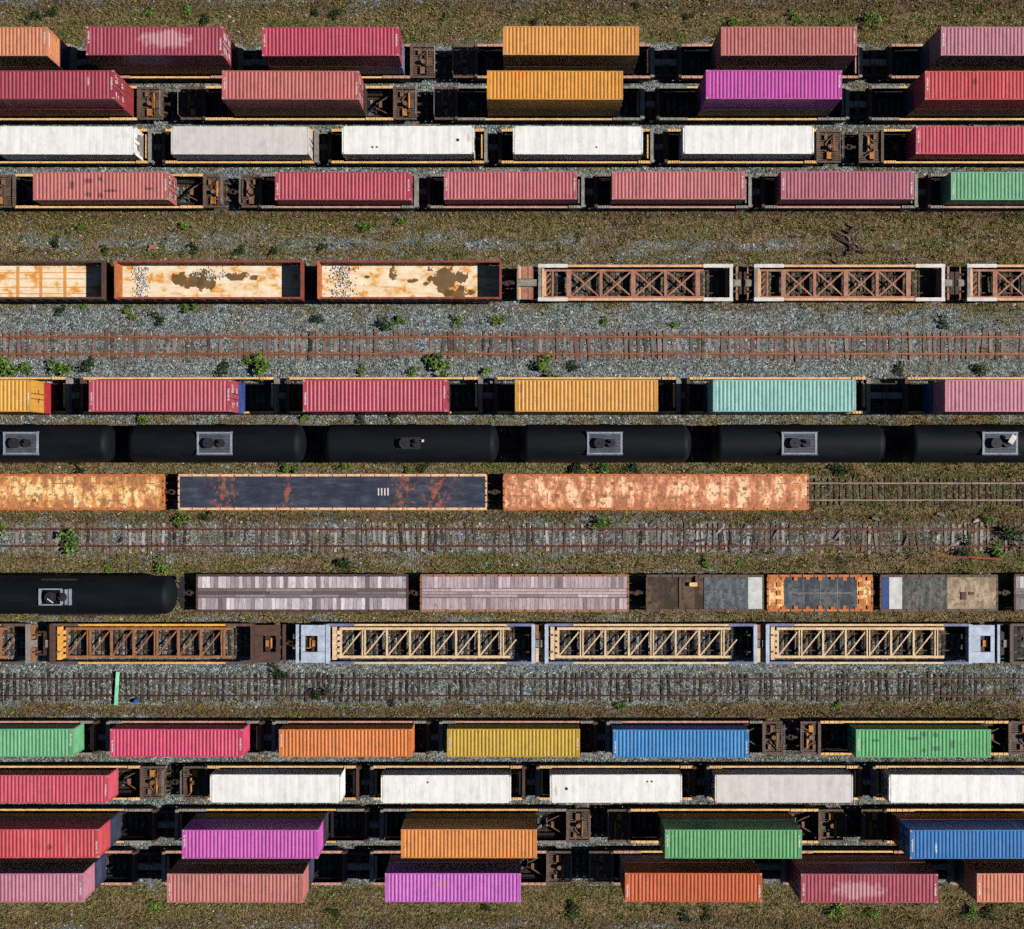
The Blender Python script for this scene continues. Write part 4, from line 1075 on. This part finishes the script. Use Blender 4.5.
for i in range(9):
    for s in (-1, 1):
        x = -h + .35 + i*(2*h - .7)/8
        m = MB(); m.box(x - .17, x + .17, s*1.45, s*(1.10 + .1*(i % 2)), 1.19, 1.25 + .03*(i % 3)); part('edge_block', m, M['rust_bright'], t)
for s in (-1, 1):
    for yy in (-.75, 0, .75):
        m = MB(); m.box(s*(h - .85), s*(h - 1.25), yy - .22, yy + .22, 1.2, 1.26); part('edge_block', m, M['rust_bright'], t)
m = MB(); m.box(-h*.6, h*.6, -.03, .03, 1.2, 1.23)
for x in (-1.5, 0, 1.5): m.box(x - .025, x + .025, -1.2, 1.2, 1.2, 1.225)
part('plate_seam', m, M['well_grey'], t)
t, cx, h = patched(880, 998, 'short flat wagon with blue and white end panels, mottled middle and tan deck', [(880, 889, 'deck_blue', .04), (889, 902, 'deck_panel', .06), (902, 947, 'deck_mottle', 0), (947, 965, 'deck_tan', 0), (965, 998, 'deck_tan', .015)], 'grate')
for (a, b, y0, y1, z1, mt) in ((961, 966, -.6, .1, 1.27, 'gond_dark'), (969, 974, -.15, .1, 1.27, 'gond_dark')):
    m = MB(); m.box(xr(a, 1.2) - cx, xr(b, 1.2) - cx, y0, y1, 1.16, z1); part('deck_fitting', m, M[mt], t)

# ------------------------------------------------------------------ small things on the ground
def ground_at(px, py):
    x, y = W(px, py, -.2); return x, y, float(ground_h(np.array(x), np.array(y)))
def lying(name, cat, label, px0, py0, px1, py1, w, h, mt, zo=0.03):
    a = ground_at(px0, py0); b = ground_at(px1, py1); z = max(a[2], b[2]) + zo + h/2
    c = Vector(((a[0]+b[0])/2, (a[1]+b[1])/2, z)); q = Vector((b[0], b[1], z)) - c
    m = MB(); m.bar(-q, q, w, h)
    for f in (-.5, .1, .6): m.bar(q*f - q.normalized()*.05, q*f + q.normalized()*.05, w*1.12, h*1.15)
    o = part(name, m, mt, None); o.location = c; tag(o, label, cat); return o
M['mint'] = metal('mint_green_paint', lin(150, 222, 178), lin(110, 180, 140), .05)
M['red_pipe'] = metal('orange_red_pipe_paint', lin(176, 66, 40), lin(120, 44, 30), .15)
M['blue_can'] = metal('blue_barrel_paint', lin(44, 92, 160), lin(26, 56, 110), .1)
M['old_wood'] = wood_mat('broken_dark_timber', [lin(74, 52, 44), lin(110, 82, 70), lin(50, 36, 32), lin(150, 128, 116)])
lying('marker_board', 'board', 'mint green board laid across the bare track below the ochre frame wagon', 119.5, 671, 117.5, 704, .30, .06, M['mint'], .29)
lying('pipe', 'pipe', 'orange red pipe lying in the weeds above the patched flat wagons', 934, 555, 1001, 559, .11, .11, M['red_pipe'], .05)
x, y, z = ground_at(138, 700); m = MB(); m.cyl((0, 0, 0), (0, 0, .45), .2, 12); m.cyl((0, 0, .45), (0, 0, .49), .17, 12); o = part('canister', m, M['blue_can'], None); o.location = (x, y, z); tag(o, 'small blue canister beside the track near the mint green board', 'canister')
rs = random.Random(5); x, y, z = ground_at(846, 242)
for i in range(16):
    L = rs.uniform(.5, 1.5); a = rs.gauss(-.6, .6); zz = .05 + .02*i
    o = part('broken_timber', MB().bar((-L/2*math.cos(a), -L/2*math.sin(a), -rs.uniform(0, .1)), (L/2*math.cos(a), L/2*math.sin(a), rs.uniform(0, .12)), rs.uniform(.1, .2), .09), M['old_wood'], None)
    o.location = (x + rs.gauss(0, .5), y + rs.gauss(0, .6), z + zz + .06); tag(o, 'dark broken timber in the jumbled heap below the mauve container', 'timber', 'broken timbers in the heap')
x, y, z = ground_at(153, 247); m = MB(); m.box(-.3, .3, -.2, .2, 0, .18); m.bar((-.4, -.3, .2), (.4, .25, .3), .2, .05); o = part('scrap_plate', m, M['rose'], None); o.location = (x, y, z + .02); tag(o, 'reddish brown scrap plate on the gravel strip above the gondolas', 'scrap')
# pale splintered boards around the abandoned track
BORD = ['first', 'second', 'third', 'fourth', 'fifth', 'sixth', 'seventh', 'eighth', 'ninth', 'tenth', 'eleventh', 'twelfth', 'thirteenth', 'fourteenth', 'fifteenth', 'sixteenth']
for i, (px, py, L, a) in enumerate(sorted([(700, 541, 1.4, .2), (690, 534, 1.0, -.3), (720, 530, .8, .7), (775, 534, .9, 1.0), (838, 534, 1.1, .9), (905, 541, .9, 1.2), (952, 545, .7, .3), (712, 551, .6, .1), (940, 515, .8, -.4), (875, 519, .7, -.3), (745, 527, .7, .8), (830, 541, .6, .2), (122, 540, .6, .9), (975, 521, .5, .4), (925, 530, .6, -.2), (652, 523, .7, .6)])):
    x, y, z = ground_at(px, py)
    o = part('splintered_board', MB().bar((-L/2*math.cos(a), -L/2*math.sin(a), .0), (L/2*math.cos(a), L/2*math.sin(a), .05), .16, .05).bar((-L*.3*math.cos(a) , -L*.3*math.sin(a) + .15, .0), (L*.4*math.cos(a), L*.4*math.sin(a) + .1, .03), .08, .04), M['tie_grey'], None)
    o.location = (x, y, max(z, -.02) + .06); tag(o, 'pale splintered board by the abandoned track, %s from left' % BORD[i], 'board', 'splintered boards by the abandoned track')

# ------------------------------------------------------------------ vegetation
def leaf_mat(name, a, b, c):
    t = NT(name); g = t.n.new('ShaderNodeNewGeometry')
    k = t.ramp(g.outputs['Random Per Island'], [(0, a), (.5, b), (1, c)])
    m = t.mix(t.rnd(), k, t.mix(1.0, k, (.62, .66, .6), 'MULTIPLY'))
    return t.done(m, .7, 0, .25)
M['leaf'] = leaf_mat('weed_leaves', lin(46, 70, 24), lin(84, 116, 38), lin(124, 150, 58))
M['leaf_dark'] = leaf_mat('dark_bush_leaves', lin(24, 36, 18), lin(38, 56, 24), lin(58, 78, 32))
M['stem'] = metal('woody_stem', lin(84, 66, 44), None, .1)
def bush_mesh(seed, n=170):
    r = random.Random(seed); m = MB()
    lobes = [(r.gauss(0, .42), r.gauss(0, .42), r.uniform(.25, .6), r.uniform(.3, .5)) for _ in range(7)]
    for i in range(n):
        lx, ly, lz, lr = r.choice(lobes)
        d = Vector((r.gauss(0, 1), r.gauss(0, 1), r.gauss(0.2, .8))).normalized() * lr * r.uniform(.55, 1.05)
        p = Vector((lx, ly, lz)) + d
        if p.z < .03: p.z = .03 + r.random()*.1
        ax = Vector((r.gauss(0, 1), r.gauss(0, 1), r.gauss(0, .5))).normalized(); L = r.uniform(.14, .30)
        bx = ax.cross(Vector((r.gauss(0, .4), r.gauss(0, .4), 1))).normalized() * L * .42
        q = ax * L * .5; dn = Vector((0, 0, -.25*L))
        m._add([p - q, p + bx + dn*.2, p + q + dn, p - bx + dn*.2], [(0, 1, 2, 3)])
    return m
def stem_mesh(seed):
    r = random.Random(seed); m = MB()
    for i in range(6):
        a = r.uniform(0, 6.28); m.cyl((0, 0, -.1), (.4*math.cos(a), .4*math.sin(a), r.uniform(.4, .7)), .03, 5, r2=.012)
    return m
BUSH = [  # photo x, y, radius in pixels, dark
 ('in the upper grass verge', [(36, 17, 7, 1), (53, 12, 6, 1), (149, 12, 6, 0), (188, 10, 6, 0), (205, 20, 6, 1), (316, 13, 5, 1), (337, 12, 6, 1), (447, 16, 5, 0), (535, 22, 5, 1), (637, 5, 5, 1), (689, 16, 5, 1), (733, 23, 6, 0), (793, 14, 6, 0), (873, 18, 9, 0)]),
 ('in the weedy strip above the gondolas', [(185, 226, 6, 0), (82, 227, 5, 0), (56, 243, 6, 1), (105, 250, 5, 1), (240, 250, 6, 1), (196, 249, 6, 1), (366, 227, 7, 0), (402, 222, 6, 0), (274, 251, 5, 1), (323, 247, 5, 1)]),
 ('on gravel just below the gondola row', [(130, 312, 7, 0), (159, 319, 7, 1), (189, 308, 7, 0), (62, 311, 6, 1), (85, 306, 5, 0), (318, 320, 6, 1), (384, 325, 8, 1), (399, 322, 7, 0), (458, 323, 6, 0), (497, 320, 7, 0), (675, 325, 5, 0), (604, 321, 5, 0), (943, 322, 7, 1)]),
 ('on gravel below the rusty empty track', [(8, 367, 12, 0), (24, 369, 8, 0), (60, 367, 10, 0), (88, 366, 8, 1), (223, 369, 8, 1), (250, 362, 7, 0), (261, 367, 13, 0), (363, 371, 6, 0), (415, 371, 6, 0), (440, 367, 13, 0), (486, 371, 6, 0), (547, 368, 12, 0), (572, 366, 6, 1), (978, 370, 7, 1), (900, 368, 6, 1)]),
 ('in the narrow strip above the tank wagons', [(142, 419, 7, 0), (362, 418, 6, 1), (393, 418, 5, 1), (305, 417, 5, 0)]),
 ('between the tank wagons and the rusty flat wagons', [(80, 469, 7, 1), (290, 468, 8, 0), (345, 468, 6, 0), (407, 468, 6, 0), (424, 468, 6, 1), (575, 468, 9, 1), (605, 468, 8, 0), (632, 469, 7, 1), (841, 469, 9, 1)]),
 ('around the abandoned grey track', [(3, 526, 10, 0), (75, 543, 12, 0), (183, 517, 8, 0), (207, 515, 6, 1), (602, 524, 10, 0), (1008, 532, 13, 1), (962, 548, 9, 1), (996, 551, 9, 0), (988, 518, 6, 0)]),
 ('just above the wooden flat wagons', [(164, 568, 9, 0), (345, 563, 9, 1), (108, 567, 5, 0), (707, 562, 6, 0)]),
 ('by the bare track below the cream frame wagons', [(279, 671, 8, 1), (320, 692, 8, 1), (393, 702, 5, 1), (620, 706, 6, 0), (838, 704, 5, 0)]),
 ('in the lower grass verge', [(155, 905, 6, 0), (334, 912, 6, 1), (487, 907, 5, 1), (573, 911, 8, 1), (686, 915, 6, 1), (707, 914, 6, 1), (835, 912, 9, 0), (874, 914, 7, 0), (971, 911, 8, 0), (988, 910, 7, 1)])]
ORDN = ['first', 'second', 'third', 'fourth', 'fifth', 'sixth', 'seventh', 'eighth', 'ninth', 'tenth', 'eleventh', 'twelfth', 'thirteenth', 'fourteenth', 'fifteenth']
for phrase, lst in BUSH:
    for i, (px, py, r, dark) in enumerate(sorted(lst)):
        x, y, z = ground_at(px, py); s = r / 11.2
        t = thing('weed_bush', '%s weed %s, %s from left' % ('dark leafy' if dark else 'green leafy', phrase, ORDN[i]), 'weed', (x, y, z), random.uniform(0, 6.28), 'leafy weeds')
        t.scale = (s*1.05, s*1.05, s*1.0)
        k = random.randrange(5)
        put('foliage', cached(('bush', k), 'foliage', lambda: bush_mesh(k)), M['leaf_dark' if dark else 'leaf'], t)
        put('stem', cached(('stem', k), 'stem', lambda: stem_mesh(k)), M['stem'], t)

def fast_mesh(name, V, F):
    me = bpy.data.meshes.new(name); n = F.shape[1]
    me.vertices.add(len(V)); me.vertices.foreach_set('co', V.ravel())
    me.loops.add(F.size); me.loops.foreach_set('vertex_index', F.ravel())
    me.polygons.add(len(F)); me.polygons.foreach_set('loop_start', np.arange(0, F.size, n))
    me.update(); me.validate(); return me

def scatter(n, want_grass, seed, xl=50, yl=45):
    rs = np.random.RandomState(seed)
    x = rs.uniform(-xl, xl, n); y = rs.uniform(-yl, yl, n); g = grassy(x, y)
    clump = .5 + .5*np.sin(x*.9 + 3*np.sin(y*.5 + 1))*np.sin(y*1.3 + 2*np.sin(x*.4))
    p = np.clip((g - .18)*1.25, 0, 1) * (.35 + .65*clump) if want_grass else np.clip(1.0 - g, .05, 1)
    d = np.min(np.abs(y[:, None] - np.array([Y5, Y7, Y8, Y11, Y12, Y1, Y2, Y3, Y4, -Y1, -Y2, -Y3, -Y4])), axis=1)
    keep = (rs.rand(n) < p) & (d > 1.0)
    x, y = x[keep], y[keep]; return x, y, ground_h(x, y), rs

# grass tufts: three bent blades each
x, y, z, rs = scatter(150000, True, 3)
N = len(x); B = 3
px = np.repeat(x, B) + rs.normal(0, .05, N*B); py = np.repeat(y, B) + rs.normal(0, .05, N*B); pz = np.repeat(z, B)
a = rs.uniform(0, 2*np.pi, N*B); L = rs.uniform(.10, .30, N*B); w = rs.uniform(.018, .045, N*B); ln = rs.uniform(.3, 1.1, N*B)
dx, dy = np.cos(a), np.sin(a)
V = np.empty((N*B, 3, 3))
V[:, 0] = np.stack([px - dy*w, py + dx*w, pz - .03], 1); V[:, 1] = np.stack([px + dy*w, py - dx*w, pz - .03], 1)
V[:, 2] = np.stack([px + dx*L*ln, py + dy*L*ln, pz + L*.75], 1)
x, y, z, rs = scatter(30000, True, 4)
N2 = len(x); B2 = 16
r_ = np.repeat(rs.uniform(.06, .22, N2), B2); px = np.repeat(x, B2) + rs.normal(0, 1, N2*B2)*r_; py = np.repeat(y, B2) + rs.normal(0, 1, N2*B2)*r_; pz = np.repeat(z, B2)
a = rs.uniform(0, 2*np.pi, N2*B2); L = rs.uniform(.15, .42, N2*B2); w = rs.uniform(.02, .05, N2*B2); ln = rs.uniform(.2, 1.0, N2*B2); dx, dy = np.cos(a), np.sin(a)
V2 = np.empty((N2*B2, 3, 3))
V2[:, 0] = np.stack([px - dy*w, py + dx*w, pz - .03], 1); V2[:, 1] = np.stack([px + dy*w, py - dx*w, pz - .03], 1); V2[:, 2] = np.stack([px + dx*L*ln, py + dy*L*ln, pz + L*.8], 1)
V = np.concatenate([V, V2])
me = fast_mesh('grass', V.reshape(-1, 3), np.arange(len(V)*3).reshape(-1, 3))
t = NT('dry_grass_blades'); g = t.n.new('ShaderNodeNewGeometry')
k = t.ramp(g.outputs['Random Per Island'], [(0, lin(62, 50, 36)), (.3, lin(126, 106, 72)), (.55, lin(152, 128, 86)), (.8, lin(112, 118, 60)), (1, lin(198, 176, 134))])
big = t.noise(t.vscale(t.obj, (.3, 1, 1)), .45, 4)
k = t.mix(t.ramp(big, [(.38, 0.0), (.62, 1.0)]), k, t.mix(1.0, k, (.76, .92, .56), 'MULTIPLY'))
o = put('grass', me, t.done(k, .8, 0, .15)); tag(o, 'dry yellow green grass growing between the tracks', 'grass', None, 'stuff')

# loose ballast stones
x, y, z, rs = scatter(60000, False, 5)
N = len(x); base = np.array([(1,0,0),(-1,0,0),(0,1,0),(0,-1,0),(0,0,1)], float)
sz = rs.gamma(3, .014, N) + .025
V = base[None]*sz[:, None, None]*rs.uniform(.6, 1.4, (N, 5, 1)); V[:, :, 2] *= .8
an = rs.uniform(0, 6.28, N); ca, sa = np.cos(an), np.sin(an)
V = np.stack([V[..., 0]*ca[:, None] - V[..., 1]*sa[:, None] + x[:, None], V[..., 0]*sa[:, None] + V[..., 1]*ca[:, None] + y[:, None], V[..., 2] + z[:, None]], -1)
fc = np.array([(0,2,4),(2,1,4),(1,3,4),(3,0,4)])
me = fast_mesh('stones', V.reshape(-1, 3), (np.arange(N)[:, None, None]*5 + fc[None]).reshape(-1, 3))
o = put('ballast_gravel', me, M['stone']); tag(o, 'loose grey ballast stones lying on the yard ground', 'gravel', None, 'stuff')

# small creeping weeds too small to count
x, y, z, rs = scatter(9000, True, 9)
sel = rs.rand(len(x)) < .5; x, y, z = x[sel], y[sel], z[sel]; N = len(x); B = 9
px = np.repeat(x, B) + rs.normal(0, .10, N*B); py = np.repeat(y, B) + rs.normal(0, .10, N*B); pz = np.repeat(z, B) + rs.uniform(.01, .16, N*B)
a = rs.uniform(0, 6.28, N*B); L = rs.uniform(.04, .11, N*B); tl = rs.uniform(-.05, .05, N*B)
dx, dy = np.cos(a)*L, np.sin(a)*L
V = np.empty((N*B, 4, 3))
V[:, 0] = np.stack([px - dx, py - dy, pz], 1); V[:, 1] = np.stack([px - dy*.5, py + dx*.5, pz + .01], 1)
V[:, 2] = np.stack([px + dx, py + dy, pz + tl], 1); V[:, 3] = np.stack([px + dy*.5, py - dx*.5, pz + .01], 1)
me = fast_mesh('weeds', V.reshape(-1, 3), np.arange(N*B*4).reshape(-1, 4))
o = put('undergrowth', me, M['leaf']); tag(o, 'tiny green weeds sprinkled over gravel and grass', 'weeds', None, 'stuff')
print('objects', len(bpy.data.objects))
